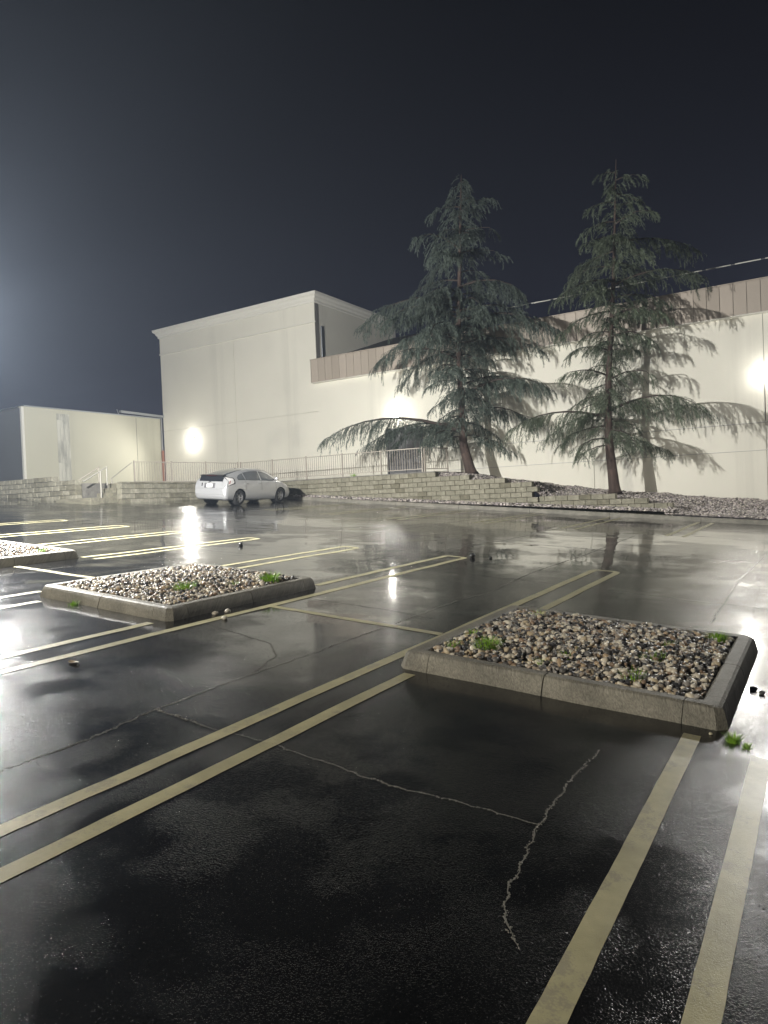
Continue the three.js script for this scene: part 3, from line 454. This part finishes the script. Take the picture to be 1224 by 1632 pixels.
// ------------------------------------------------------------------ grass tufts and small things on the ground
function tuft(label, x, z, onIsland, size, blades, group) {
  const y = lotY(x, z) + (onIsland ? 0.13 : 0.0), t = thing('grass_tuft', label, 'grass', [x, y, z], 0, group), pos = [], col = [], idx = [];
  for (let i = 0; i < blades; i++) {
    const a = R(0, 6.28), r0 = size * 0.75 * Math.sqrt(rnd()), h = size * R(0.5, 1.1), lean = R(0.15, 0.8), w = R(0.0018, 0.0034) * (1 + size * 2), bx = Math.cos(a) * r0, bz = Math.sin(a) * r0, px = -Math.sin(a) * w, pz = Math.cos(a) * w, o = pos.length / 3, k = R(0.6, 1.3);
    for (let s = 0; s <= 3; s++) { const u = s / 3, out = lean * u * u * h, ww = 1 - u * 0.9; const X = bx + Math.cos(a) * out, Z = bz + Math.sin(a) * out, Y = h * u * (1 - 0.25 * lean * u) - 0.01; pos.push(X - px * ww, Y, Z - pz * ww, X + px * ww, Y, Z + pz * ww); col.push(...[0, 1].flatMap(() => [k * 1.1, k, k * 0.9])); if (s) idx.push(o + 2 * s - 2, o + 2 * s - 1, o + 2 * s, o + 2 * s - 1, o + 2 * s + 1, o + 2 * s); }
  }
  const g = new THREE.BufferGeometry(); g.setAttribute('position', new THREE.Float32BufferAttribute(pos, 3)); g.setAttribute('color', new THREE.Float32BufferAttribute(col, 3)); g.setIndex(idx); g.computeVertexNormals(); part('blades', g, M.grass, t); return t;
}
const GR = 'grass tufts growing in the kerbed islands';
tuft('brightest full grass tuft near the left front of the nearest pebble island', -2.66, -5.82, 1, 0.15, 420, GR);
tuft('grass tuft in the middle of the nearest pebble island', -1.97, -6.02, 1, 0.11, 150, GR);
tuft('thin grass tuft at the front right of the nearest pebble island', -1.34, -5.66, 1, 0.12, 90, GR);
tuft('low grass tuft left of centre along the front edge of the nearest pebble island', -2.1, -5.66, 1, 0.08, 70, GR);
tuft('grass tuft in the right half of the nearest pebble island', -1.32, -6.3, 1, 0.12, 130, GR);
tuft('small grass tuft right of centre, farther back in the nearest pebble island', -1.3, -6.85, 1, 0.1, 100, GR);
tuft('mossy grass along the far right edge of the nearest pebble island', -0.95, -7.45, 1, 0.12, 300, GR);
tuft('small grass tuft by the left kerb corner of the nearest pebble island', -2.95, -5.75, 1, 0.09, 100, GR);
tuft('grass tuft at the left kerb of the nearest pebble island', -3.0, -6.25, 1, 0.09, 110, GR);
tuft('sparse grass tuft by the far kerb of the nearest pebble island', -2.75, -7.4, 1, 0.12, 60, GR);
tuft('grass tuft at the right corner of the island left of centre', -6.62, -7.35, 1, 0.17, 360, GR);
tuft('grass tuft near the front corner of the island left of centre', -7.0, -6.15, 1, 0.17, 300, GR);
tuft('low grass tuft near the right kerb of the island left of centre', -6.75, -6.75, 1, 0.1, 130, GR);
tuft('small grass tuft at the left of the island left of centre', -8.2, -6.2, 1, 0.1, 120, GR);
tuft('weed at the foot of the front kerb of the island left of centre', -7.95, -5.2, 0, 0.08, 60);
tuft('moss clump at the right front kerb corner of the nearest pebble island', -0.575, -5.16, 0, 0.07, 160);
tuft('small moss clump beside the right stripe near the island corner', -0.49, -5.08, 0, 0.045, 80);
tuft('grassy patch over the mossy pebbles at the left picture edge', -11.85, -7.2, 1, 0.1, 160);
tuft('weeds on the walkway edge in front of the grey door', -18.6, -26.7, 0, 0.2, 120).position.y = WALK;
function litter(name, label, category, x, z, r, c, geo, flat = 0.6) { const m = part(name, geo, std({ color: lin(...c), roughness: 0.45 })); m.position.set(x, lotY(x, z) + r * flat * 0.7, z); m.scale.set(r * 1.1, r * flat, r); m.rotation.y = R(0, 6); tag(m, label, category); return m; }
litter('loose_stone', 'pale stray pebble beside the island left of centre, nearest its corner', 'stone', -6.15, -5.85, 0.035, [0.42, 0.38, 0.32], pebbleGeo[0], 0.8);
litter('loose_stone', 'pale stray pebble just behind the other one by the island kerb', 'stone', -6.12, -6.02, 0.035, [0.45, 0.42, 0.36], pebbleGeo[1], 0.8);
litter('loose_stone', 'pale stray pebble lying on the stripe beside the island left of centre', 'stone', -5.9, -5.75, 0.032, [0.48, 0.45, 0.38], pebbleGeo[2], 0.7);
litter('loose_stone', 'dark stray stone right of the nearest island, close to its kerb', 'stone', -0.56, -6.46, 0.028, [0.05, 0.05, 0.05], pebbleGeo[0], 0.8);
litter('loose_stone', 'dark stray stone right of the nearest island, at the picture edge', 'stone', -0.49, -6.38, 0.024, [0.06, 0.06, 0.06], pebbleGeo[1], 0.8);
litter('loose_stone', 'small pale pebble by the front right corner of the nearest island', 'stone', -0.72, -5.2, 0.012, [0.5, 0.46, 0.34], pebbleGeo[2], 0.8);
litter('loose_stone', 'black stray stone beyond the stripes in the middle of the lot', 'stone', -5.87, -12.36, 0.055, [0.03, 0.03, 0.03], pebbleGeo[1], 1);
litter('loose_stone', 'small black stone right of the larger one in mid lot', 'stone', -5.55, -12.5, 0.03, [0.03, 0.03, 0.03], pebbleGeo[0], 0.8);
litter('loose_stone', 'black stray stone left of centre in front of the car', 'stone', -10.61, -10.91, 0.05, [0.03, 0.03, 0.03], pebbleGeo[2], 1);
{ const l = thing('fallen_leaf', 'wet curled brown leaf lying left between stripes and seam', 'leaf', [-5.72, lotY(-5.72, -3.72) + 0.004, -3.72]);
  const g = new THREE.PlaneGeometry(0.13, 0.07, 10, 6).rotateX(-Math.PI / 2), p = g.attributes.position; for (let i = 0; i < p.count; i++) { const x = p.getX(i) / 0.065, z = p.getZ(i) / 0.035; p.setXYZ(i, p.getX(i), 0.012 * x * x + 0.01 * z * z + 0.004 * n2(x * 2, z * 2), p.getZ(i) * Math.sqrt(Math.max(0.02, 1 - x * x))); } g.computeVertexNormals(); part('blade', g, std({ color: lin(0.33, 0.26, 0.19), roughness: 0.5, side: THREE.DoubleSide }), l); part('stalk', tube([[0.06, 0.012, 0], [0.1, 0.004, 0.01]], 0.002, 5), M.twig, l); }

// ------------------------------------------------------------------ deodar cedars
function cedar(label, base, trunkPts, trunkR, profile, seed, matK) {
  const rr = mulberry(seed), Q = (a, b) => a + (b - a) * rr(), t = thing('cedar_tree', label, 'tree', base, 0, 'cedars in the gravel bed');
  const curve = new THREE.CatmullRomCurve3(trunkPts.map(p => new THREE.Vector3(...p))), top = trunkPts[trunkPts.length - 1][1];
  const N = 26, tp = curve.getPoints(N), tr = part('trunk', tube(tp, tp.map((p, i) => trunkR * Math.pow(1 - i / N, 0.8) * (i === 0 ? 1.35 : i === 1 ? 1.08 : 1) + 0.012), 14), M.bark, t);
  const at = h => { let lo = 0, hi = 1; for (let i = 0; i < 24; i++) { const m = (lo + hi) / 2; curve.getPoint(m).y < h ? lo = m : hi = m; } return curve.getPoint(lo); };
  const pos = [], col = [], v = new THREE.Vector3(), dir = new THREE.Vector3();
  const tri = (p, d, len, w, k) => { // one narrow tuft of needles: a slim blade
    const sx = Q(-1, 1), sy = Q(-1, 1), sz = Q(-1, 1); v.set(d.y * sz - d.z * sy, d.z * sx - d.x * sz, d.x * sy - d.y * sx).normalize().multiplyScalar(w);
    pos.push(p.x - v.x, p.y - v.y, p.z - v.z, p.x + v.x, p.y + v.y, p.z + v.z, p.x + d.x * len, p.y + d.y * len, p.z + d.z * len);
    const c = k * Q(0.7, 1.25), b = Q(0.9, 1.15); for (let i = 0; i < 3; i++) col.push(c, c, c * b);
  };
  const spray = (p, d, len, k) => { // hanging twig with needles all along
    const n = Math.max(3, Math.round(len / 0.06)), q = p.clone(), dd = d.clone();
    for (let i = 0; i < n; i++) { dd.y -= 0.17; dd.normalize(); q.addScaledVector(dd, len / n); for (let j = 0; j < 4; j++) { dir.set(dd.x + Q(-0.75, 0.75), dd.y + Q(-0.75, 0.55), dd.z + Q(-0.75, 0.75)).normalize(); tri(q, dir, Q(0.07, 0.15), Q(0.006, 0.011), k); } }
  };
  let h = profile.low, az = Q(0, 6.28);
  while (h < top - 0.25) {
    az += 2.4 + Q(-0.35, 0.35); const cs = Math.cos(az), sn = Math.sin(az);
    const side = cs < 0 ? profile.left(h) : profile.right(h), front = (profile.left(h) + profile.right(h)) * 0.5 * 0.85, back = Math.min(1.75, side);
    let L = Math.abs(cs) * Math.abs(cs) * side + sn * sn * (sn > 0 ? front : back); L *= Q(0.42, 1.15);
    if (sn < 0) L = Math.min(L, back / Math.max(0.15, -sn));
    const special = profile.extra && profile.extra.find(e => !e.done && h >= e.h); let a = az; if (special) { special.done = true; a = special.az; L = special.len; }
    const cx = Math.cos(a), sz = Math.sin(a), o = at(h), pts = [], rise = special ? special.rise : Q(0.0, 0.5) * (h / top < 0.3 ? 0.5 : 1), n = 7;
    for (let i = 0; i <= n; i++) { const u = i / n; pts.push(new THREE.Vector3(o.x + cx * L * u + Q(-0.12, 0.12) * u, o.y + L * (rise * u - (0.36 + 0.08 * rise) * u * u * (0.6 + 0.4 * u)), o.z + sz * L * u + Q(-0.12, 0.12) * u)); }
    part('limb', tube(pts, 0.018 + 0.013 * L, 6, 0.006), M.twig, tr);
    const bc = new THREE.CatmullRomCurve3(pts), nt = Math.round(L / 0.17), k = Q(0.8, 1.2);
    for (let i = 1; i <= nt; i++) for (const s of [-1, 1]) {
      const u = clamp((i + Q(-0.4, 0.4)) / nt, 0.12, 1), p = bc.getPoint(u), tn = bc.getTangent(u), sub = (0.32 + 0.55 * Math.sin(Math.PI * Math.min(1, u * 0.85 + 0.1))) * Math.min(1.75, L * 0.46) * Q(0.35, 1.25);
      const w = Q(0.35, 1.05), d = new THREE.Vector3(tn.x * 0.8 - tn.z * s * w, tn.y * 0.6 + Q(-0.2, 0.22), tn.z * 0.8 + tn.x * s * w).normalize();
      if (p.z + base[2] + d.z * sub < -30.25 || rr() < 0.30) continue;
      const m = Math.max(2, Math.round(sub / 0.13)), q = p.clone(), dd = d.clone();
      for (let j = 0; j < m; j++) { dd.y -= 0.10; dd.normalize(); q.addScaledVector(dd, sub / m); const e = new THREE.Vector3(dd.x + Q(-0.6, 0.6), dd.y - 0.25, dd.z + Q(-0.6, 0.6)).normalize(); spray(q, e, Q(0.16, 0.55), k); if (j === 0) spray(p, d, sub * 0.8, k); }
    }
    for (let i = 0; i < 7; i++) { const th = Q(0, 6.28), r = Q(0.1, 0.8) * Math.min(1, L * 0.4); if (h > 2.4) spray(new THREE.Vector3(o.x + Math.cos(th) * r, o.y + Q(-0.3, 0.3), o.z + Math.sin(th) * r), new THREE.Vector3(Math.cos(th), Q(-0.3, 0.3), Math.sin(th)).normalize(), Q(0.3, 0.6), k * 0.9); }
    for (let i = 0; i < 3; i++) spray(bc.getPoint(1), new THREE.Vector3(cx + Q(-0.3, 0.3), -0.2, sz + Q(-0.3, 0.3)).normalize(), Q(0.3, 0.55), k);
    h += profile.gap * Q(0.4, 1.6) * (h > top * 0.62 ? 1.5 : 1);
  }
  const g = new THREE.BufferGeometry(); g.setAttribute('position', new THREE.Float32BufferAttribute(pos, 3)); g.setAttribute('color', new THREE.Float32BufferAttribute(col, 3)); g.computeVertexNormals();
  part('crown', g, M.needles[matK], t); return pos.length / 9;
}
const t1 = cedar('leaning dark cedar whose low branches cross the lit doorway lamp', [-13.27, 2.80, -28.2], [[0, 0, 0], [-0.16, 0.6, 0], [-0.34, 1.4, 0], [-0.36, 2.4, 0], [-0.36, 6, 0.05], [-0.1, 10, 0.1], [0.1, 13.2, 0.1]], 0.25,
  { low: 1.75, gap: 0.14, left: table([[1.5, 2.8], [2.6, 2.9], [3.2, 2.3], [4.6, 2.3], [5.6, 3.4], [6.6, 4.3], [8.5, 4.5], [9.6, 3.6], [10.8, 2.2], [12, 1.1], [13.2, 0.2]]), right: table([[1.5, 1.9], [2.6, 2.8], [3.4, 4.0], [5, 4.0], [7, 4.1], [9, 3.4], [10.6, 2.3], [12, 1.0], [13.2, 0.2]]),
    extra: [{ h: 1.95, az: 2.78, len: 6.3, rise: 0.40 }, { h: 2.1, az: 3.0, len: 4.6, rise: 0.30 }, { h: 3.4, az: 0.25, len: 4.4, rise: 0.35 }] }, 101, 0);
const t2 = cedar('greener cedar with two bushy tiers standing nearest the right wall lamp', [-7.09, 1.72, -28.2], [[0, 0, 0], [-0.06, 0.8, 0], [-0.16, 2.2, 0], [-0.1, 4.5, 0], [0.2, 8, 0], [0.5, 13.0, 0.05]], 0.22,
  { low: 1.95, gap: 0.14, left: table([[1.8, 2.2], [2.6, 2.9], [3.6, 2.3], [4.6, 1.9], [5.2, 1.5], [6.0, 1.5], [6.8, 2.2], [8, 2.4], [10, 2.2], [11.6, 1.2], [13.0, 0.2]]), right: table([[1.8, 1.7], [2.8, 2.8], [3.6, 2.9], [4.6, 2.0], [5.2, 1.2], [6.0, 1.2], [6.8, 2.4], [8.4, 3.3], [10, 2.8], [11.6, 1.4], [13.0, 0.2]]),
    extra: [{ h: 2.9, az: 2.9, len: 3.7, rise: 0.35 }, { h: 3.2, az: 0.3, len: 3.6, rise: 0.35 }] }, 202, 1);
console.log('needle triangles', t1, t2);

// ------------------------------------------------------------------ the silver hatchback (front towards -z)
{
  const cx = -20.95, cz = -21.95, car = thing('parked_car', 'silver five-door hatchback parked nose-in beside the block wall', 'car', [cx, lotY(cx, cz), cz]);
  car.quaternion.copy(lotTilt).multiply(new THREE.Quaternion().setFromAxisAngle(new THREE.Vector3(0, 1, 0), 0.07));
  // stations: z, bottom, half width at bottom, widest y, widest half width, shoulder y, shoulder half width, roof-edge half width, roof y
  const K = [[2.235, 0.40, 0.55, 0.55, 0.66, 0.64, 0.62, 0.45, 0.67], [2.20, 0.30, 0.66, 0.55, 0.79, 0.70, 0.76, 0.62, 0.745], [2.14, 0.25, 0.72, 0.57, 0.835, 0.82, 0.81, 0.67, 0.89], [2.08, 0.23, 0.75, 0.58, 0.85, 0.94, 0.81, 0.66, 1.06], [2.02, 0.22, 0.76, 0.59, 0.858, 1.01, 0.80, 0.62, 1.185], [1.80, 0.21, 0.78, 0.60, 0.866, 1.035, 0.805, 0.60, 1.26], [1.4, 0.19, 0.79, 0.60, 0.872, 1.03, 0.815, 0.575, 1.355], [0.9, 0.18, 0.79, 0.60, 0.872, 1.01, 0.82, 0.57, 1.44], [0.3, 0.17, 0.79, 0.59, 0.870, 0.99, 0.82, 0.57, 1.49], [-0.15, 0.17, 0.79, 0.58, 0.870, 0.97, 0.82, 0.57, 1.485], [-0.6, 0.17, 0.79, 0.57, 0.868, 0.955, 0.82, 0.585, 1.405], [-1.0, 0.17, 0.79, 0.56, 0.866, 0.94, 0.82, 0.62, 1.24], [-1.35, 0.18, 0.78, 0.54, 0.866, 0.91, 0.81, 0.66, 1.06], [-1.6, 0.19, 0.77, 0.53, 0.86, 0.82, 0.79, 0.64, 0.935], [-1.9, 0.20, 0.74, 0.50, 0.83, 0.73, 0.75, 0.58, 0.83], [-2.1, 0.22, 0.66, 0.46, 0.74, 0.63, 0.66, 0.48, 0.70], [-2.22, 0.27, 0.50, 0.42, 0.55, 0.53, 0.48, 0.34, 0.565]];
  const zs = K.map(k => -k[0]), sp = K[0].map((_, c) => x => { // monotone-ish cubic through the stations
    let i = 0; while (i < zs.length - 2 && x > zs[i + 1]) i++; const x0 = zs[i], x1 = zs[i + 1], t = clamp((x - x0) / (x1 - x0), 0, 1), y0 = K[i][c], y1 = K[i + 1][c];
    const m = j => { if (j <= 0 || j >= K.length - 1) return 0; const a = (K[j][c] - K[j - 1][c]) / (zs[j] - zs[j - 1]), b = (K[j + 1][c] - K[j][c]) / (zs[j + 1] - zs[j]); return a * b <= 0 ? 0 : 2 * a * b / (a + b); };
    const t2 = t * t, t3 = t2 * t, d = x1 - x0; return (2 * t3 - 3 * t2 + 1) * y0 + (t3 - 2 * t2 + t) * d * m(i) + (-2 * t3 + 3 * t2) * y1 + (t3 - t2) * d * m(i + 1);
  });
  const outline = z => { const g = c => sp[c](-z), yb = g(1), wb = g(2), ym = g(3), w = g(4), ys = g(5), ws = g(6), wr = g(7), yr = g(8), top = yr - Math.min(0.085, (yr - ys) * 0.45);
    return [[0, yb], [wb * 0.6, yb], [wb, yb + 0.01], [lerp(wb, w, 0.75), lerp(yb, ym, 0.35)], [w, ym], [lerp(w, ws, 0.35), lerp(ym, ys, 0.55)], [lerp(w, ws, 0.72), lerp(ym, ys, 0.88)], [ws, ys], [lerp(ws, wr, 0.45), lerp(ys, top, 0.48)], [wr, top], [wr * 0.82, lerp(top, yr, 0.72)], [wr * 0.45, yr - 0.008], [0, yr]]; };
  const sampleZ = []; for (let i = 0; i < K.length - 1; i++) { const n = Math.max(2, Math.round((K[i][0] - K[i + 1][0]) / 0.09)); for (let k = 0; k < n; k++) sampleZ.push(lerp(K[i][0], K[i + 1][0], k / n)); } sampleZ.push(K[K.length - 1][0]);
  const pos = [], idx = []; let m = 0;
  for (const z of sampleZ) { const o = outline(z), c = new THREE.CatmullRomCurve3(o.map(([x, y]) => new THREE.Vector3(x, y, 0)), false, 'centripetal').getPoints(30); const ring = [...c, ...c.slice(1, -1).reverse().map(p => new THREE.Vector3(-p.x, p.y, 0))]; m = ring.length; for (const p of ring) pos.push(p.x, p.y, z); }
  for (let i = 0; i < sampleZ.length - 1; i++) for (let j = 0; j < m; j++) { const k = (j + 1) % m, p = i * m; idx.push(p + j, p + k, p + j + m, p + k, p + k + m, p + j + m); }
  for (const [o, f] of [[0, 1], [(sampleZ.length - 1) * m, 0]]) { const c = pos.length / 3; let sx = 0, sy = 0; for (let j = 0; j < m; j++) { sx += pos[(o + j) * 3]; sy += pos[(o + j) * 3 + 1]; } pos.push(sx / m, sy / m, pos[o * 3 + 2]); for (let j = 0; j < m; j++) { const k = (j + 1) % m; f ? idx.push(c, o + k, o + j) : idx.push(c, o + j, o + k); } }
  let bg = new THREE.BufferGeometry(); bg.setAttribute('position', new THREE.Float32BufferAttribute(pos, 3)); bg.setAttribute('uv', new THREE.Float32BufferAttribute(new Float32Array(pos.length / 3 * 2), 2)); bg.setIndex(idx); bg.computeVertexNormals();
  const paint = new THREE.MeshPhysicalMaterial({ color: lin(0.68, 0.685, 0.70), metalness: 0.55, roughness: 0.3, clearcoat: 1, clearcoatRoughness: 0.06 }), black = std({ color: lin(0.012, 0.012, 0.013), roughness: 0.6 }), smoked = std({ color: lin(0.06, 0.01, 0.012), roughness: 0.2 }), glass = new THREE.MeshPhysicalMaterial({ color: lin(0.02, 0.022, 0.026), roughness: 0.04, ior: 1.5, clearcoat: 1 }), litWetGlass = new THREE.MeshPhysicalMaterial({ color: lin(0.13, 0.14, 0.15), roughness: 0.10, ior: 1.5, clearcoat: 1, bumpMap: T.concreteBump, bumpScale: 0.002 }), chrome = std({ color: lin(0.7, 0.7, 0.7), metalness: 1, roughness: 0.18 }), alloy = std({ color: lin(0.55, 0.55, 0.56), metalness: 0.75, roughness: 0.32 }), lens = new THREE.MeshPhysicalMaterial({ color: lin(0.80, 0.78, 0.76), roughness: 0.12, clearcoat: 1 }), red = new THREE.MeshPhysicalMaterial({ color: lin(0.35, 0.015, 0.02), roughness: 0.12, clearcoat: 1 });  // rain-beaded window glass; its pale grey stands in for light through the cabin
  const axF = -1.30, axR = 1.40, ev = new Evaluator(); ev.attributes = ['position', 'normal', 'uv'];
  let brush = new Brush(bg, paint); brush.updateMatrixWorld();
  for (const z of [axF, axR]) for (const s of [-1, 1]) { const c = new Brush(new THREE.CylinderGeometry(0.365, 0.365, 0.5, 32).rotateZ(Math.PI / 2)); c.position.set(s * 0.78, 0.315, z); c.updateMatrixWorld(); brush = ev.evaluate(brush, c, SUBTRACTION); brush.material = paint; brush.updateMatrixWorld(); }
  part('body', brush.geometry, paint, car);
  part('underbody', span(-0.55, 0.55, 0.2, 0.5, -1.9, 1.9), black, car);
  for (const z of [axF, axR]) for (const s of [-1, 1]) part('wheel_well', new THREE.CylinderGeometry(0.36, 0.36, 0.02, 24).rotateZ(Math.PI / 2).translate(s * 0.54, 0.33, z), black, car);
  const half = (z, y) => { const c = new THREE.CatmullRomCurve3(outline(z).map(([x, yy]) => new THREE.Vector3(x, yy, 0)), false, 'centripetal').getPoints(60); for (let i = 20; i < c.length - 1; i++) if (c[i].y <= y && c[i + 1].y >= y) return lerp(c[i].x, c[i + 1].x, (y - c[i].y) / (c[i + 1].y - c[i].y || 1)); return c[c.length - 1].x; };
  const topAt = (z, x) => { const c = new THREE.CatmullRomCurve3(outline(z).map(([xx, yy]) => new THREE.Vector3(xx, yy, 0)), false, 'centripetal').getPoints(60); for (let i = c.length - 1; i > 0; i--) if (c[i].x <= x && c[i - 1].x >= x) return lerp(c[i].y, c[i - 1].y, (x - c[i].x) / (c[i - 1].x - c[i].x || 1)); return c[c.length - 1].y; };
  function grid(nu, nv, f) { const p = [], ix = []; for (let i = 0; i <= nu; i++) for (let j = 0; j <= nv; j++) p.push(...f(i / nu, j / nv)); for (let i = 0; i < nu; i++) for (let j = 0; j < nv; j++) { const a = i * (nv + 1) + j, b = a + nv + 1; ix.push(a, b, a + 1, a + 1, b, b + 1); } const g = new THREE.BufferGeometry(); g.setAttribute('position', new THREE.Float32BufferAttribute(p, 3)); g.setIndex(ix); g.computeVertexNormals(); return g; }
  const roofLine = table([[-1.12, 0.97], [-0.95, 1.05], [-0.6, 1.24], [-0.25, 1.34], [0.2, 1.375], [0.6, 1.36], [1.0, 1.30], [1.3, 1.21], [1.45, 1.11], [1.5, 1.06]]), sill = z => lerp(0.96, 1.045, clamp((z + 1.1) / 2.6, 0, 1));
  for (const s of [-1, 1]) {
    for (const [n, z0, z1] of [['front_window', -1.1, -0.02], ['rear_window', 0.04, 0.98], ['quarter_window', 1.03, 1.47]]) part(n, grid(14, 8, (u, v) => { const z = lerp(z0, z1, u), y = lerp(sill(z), Math.max(sill(z) + 0.01, roofLine(z)), v); return [s * (half(z, y) + 0.006), y, z]; }), litWetGlass, car);
    part('window_trim', grid(24, 1, (u, v) => { const z = lerp(-1.1, 1.48, u), y = sill(z) - 0.02 + 0.02 * v; return [s * (half(z, y) + 0.007), y, z]; }), black, car);
    for (const z of [0.0, 1.02]) part('door_seam', grid(1, 12, (u, v) => { const y = lerp(0.30, sill(z), v), q = z + (u - 0.5) * 0.012 + (z > 0.5 ? 0.0 : 0); return [s * (half(q, y) + 0.003), y, q]; }), black, car);
    part('door_seam', grid(1, 12, (u, v) => { const y = lerp(0.30, 0.9, v), q = -0.98 + (u - 0.5) * 0.012; return [s * (half(q, y) + 0.003), y, q]; }), black, car);
    for (const z of [0.12, 0.98]) part('door_handle', new RoundedBoxGeometry(0.035, 0.035, 0.19, 2, 0.014), paint, car, [s * (half(z, 0.88) + 0.012), 0.88, z]);
    const mir = part('mirror', new THREE.SphereGeometry(1, 16, 12).scale(0.11, 0.075, 0.06), paint, car, [s * 0.94, 1.05, -0.86]); part('mirror_arm', span(Math.min(s * -0.02, s * -0.16), Math.max(s * -0.02, s * -0.16), -0.06, -0.025, -0.03, 0.03), black, mir);
    part('side_skirt', grid(20, 2, (u, v) => { const z = lerp(-0.92, 1.02, u), y = lerp(0.20, 0.29, v); return [s * (half(z, y) + 0.012), y, z]; }), paint, car);
    // tail lamp: tall clear lens wrapping the corner, with a red core
    part('tail_light_frame', grid(8, 10, (u, v) => { const z = lerp(2.11, 1.66, u) - 0.10 * v * (1 - u), y = lerp(0.775 + 0.10 * u, 1.165 - 0.05 * u, v); return [s * (half(z, y) + 0.004), y, z]; }), black, car);
    const tl = part('tail_light', grid(8, 10, (u, v) => { const z = lerp(2.09, 1.72, u) + 0.0 - 0.10 * v * (1 - u), y = lerp(0.80 + 0.10 * u, 1.14 - 0.05 * u, v); return [s * (half(z, y) + 0.008), y, z]; }), lens, car);
    part('lamp_core', grid(4, 6, (u, v) => { const z = lerp(2.03, 1.99, u) - 0.07 * v, y = lerp(0.87, 1.0, v); return [s * (half(z, y) + 0.012), y, z]; }), red, tl);
    part('headlight', grid(8, 6, (u, v) => { const z = lerp(-2.02, -1.52, u), y = lerp(0.60 + 0.1 * u, 0.66 + 0.15 * u, v); return [s * (half(z, y) + 0.008), y, z]; }), lens, car);
    part('reflector', new RoundedBoxGeometry(0.03, 0.05, 0.16, 1, 0.01), red, car, [s * (half(2.0, 0.36) + 0.0), 0.36, 2.0]);
  }
  part('windshield', grid(14, 16, (u, v) => { const z = lerp(-0.55, -1.36, u), x = lerp(-1, 1, v) * lerp(0.53, 0.62, u); return [x, topAt(z, Math.abs(x)) + 0.007, z]; }), glass, car);
  part('rear_glass', grid(14, 16, (u, v) => { const z = lerp(0.85, 1.93, u), x = lerp(-1, 1, v) * lerp(0.48, 0.53, u); return [x, topAt(z, Math.abs(x)) + 0.007, z]; }), litWetGlass, car);
  const sp2 = part('spoiler', new RoundedBoxGeometry(1.22, 0.035, 0.17, 2, 0.014), black, car, [0, 1.20, 2.015]); sp2.rotation.x = 0.12; part('brake_light', new THREE.BoxGeometry(0.5, 0.016, 0.01), smoked, sp2, [0, 0, 0.087]);
  part('lower_glass', grid(12, 4, (u, v) => { const x = lerp(-0.6, 0.6, u), y = lerp(0.965, 1.18, v); return [x, y, 2.122 - 0.46 * (y - 1.05) - 0.05 * x * x]; }), glass, car);
  part('tailgate', grid(12, 6, (u, v) => { const x = lerp(-0.62, 0.62, u), y = lerp(0.70, 0.962, v); return [x, y, 2.235 - 0.26 * (y - 0.70) - 0.05 * x * x]; }), paint, car);
  part('bumper', new RoundedBoxGeometry(1.50, 0.27, 0.12, 4, 0.05), paint, car, [0, 0.555, 2.185]); part('bumper_lip', new RoundedBoxGeometry(1.2, 0.1, 0.1, 2, 0.03), black, car, [0, 0.33, 2.14]);
  const plate = part('licence_plate', new RoundedBoxGeometry(0.31, 0.155, 0.015, 1, 0.006), std({ color: lin(0.75, 0.75, 0.74), roughness: 0.4 }), car, [0, 0.80, 2.225]); plate.rotation.x = -0.18; part('plate_band', new THREE.BoxGeometry(0.2, 0.022, 0.004), std({ color: lin(0.15, 0.2, 0.45), roughness: 0.5 }), plate, [0, 0.045, 0.008]);
  part('plate_recess', new RoundedBoxGeometry(0.56, 0.2, 0.012, 1, 0.005), std({ color: lin(0.2, 0.2, 0.21), roughness: 0.4, metalness: 0.4 }), car, [0, 0.80, 2.212]).rotation.x = -0.18;
  part('badge', merge([new THREE.TorusGeometry(0.05, 0.008, 6, 20).scale(1.35, 0.95, 1), new THREE.TorusGeometry(0.03, 0.007, 6, 16).scale(0.8, 1.4, 1).translate(0, -0.005, 0), new THREE.TorusGeometry(0.03, 0.007, 6, 16).scale(1.5, 0.6, 1).translate(0, 0.025, 0)]), chrome, car, [0, 0.92, 2.19]);
  part('chrome_mark', new RoundedBoxGeometry(0.05, 0.13, 0.01, 1, 0.004), chrome, car, [-0.4, 0.83, 2.205]).rotation.x = -0.18;
  part('antenna', new THREE.ConeGeometry(0.035, 0.06, 8).scale(0.5, 1, 1.4), black, car, [0, 1.475, 0.7]);
  const tyre = std({ color: lin(0.018, 0.018, 0.018), roughness: 0.75 }), tg = new THREE.LatheGeometry([[0.20, -0.1], [0.285, -0.1], [0.312, -0.075], [0.318, 0], [0.312, 0.075], [0.285, 0.1], [0.20, 0.1]].map(p => new THREE.Vector2(...p)), 36).rotateZ(-Math.PI / 2);
  const hub = [new THREE.LatheGeometry([[0.0, 0.03], [0.05, 0.035], [0.055, 0.02]].map(p => new THREE.Vector2(...p)), 20), new THREE.LatheGeometry([[0.185, 0.085], [0.212, 0.09], [0.214, 0.02], [0.19, 0.02]].map(p => new THREE.Vector2(...p)), 36)]; for (let k = 0; k < 6; k++) hub.push(new RoundedBoxGeometry(0.06, 0.03, 0.17, 1, 0.01).translate(0, 0.045, 0.12).rotateY(k * Math.PI / 3));
  const rim = merge(hub);
  for (const z of [axF, axR]) for (const s of [-1, 1]) { const w = new THREE.Group(); w.name = 'wheel'; w.position.set(s * 0.755, 0.315, z); car.add(w); part('tyre', tg, tyre, w); part('rim', rim.clone().rotateZ(-s * Math.PI / 2), alloy, w); part('brake_disc', new THREE.CylinderGeometry(0.19, 0.19, 0.02, 24).rotateZ(Math.PI / 2), black, w, [s * -0.0, 0, 0]); }
}

renderer.render(scene, camera);
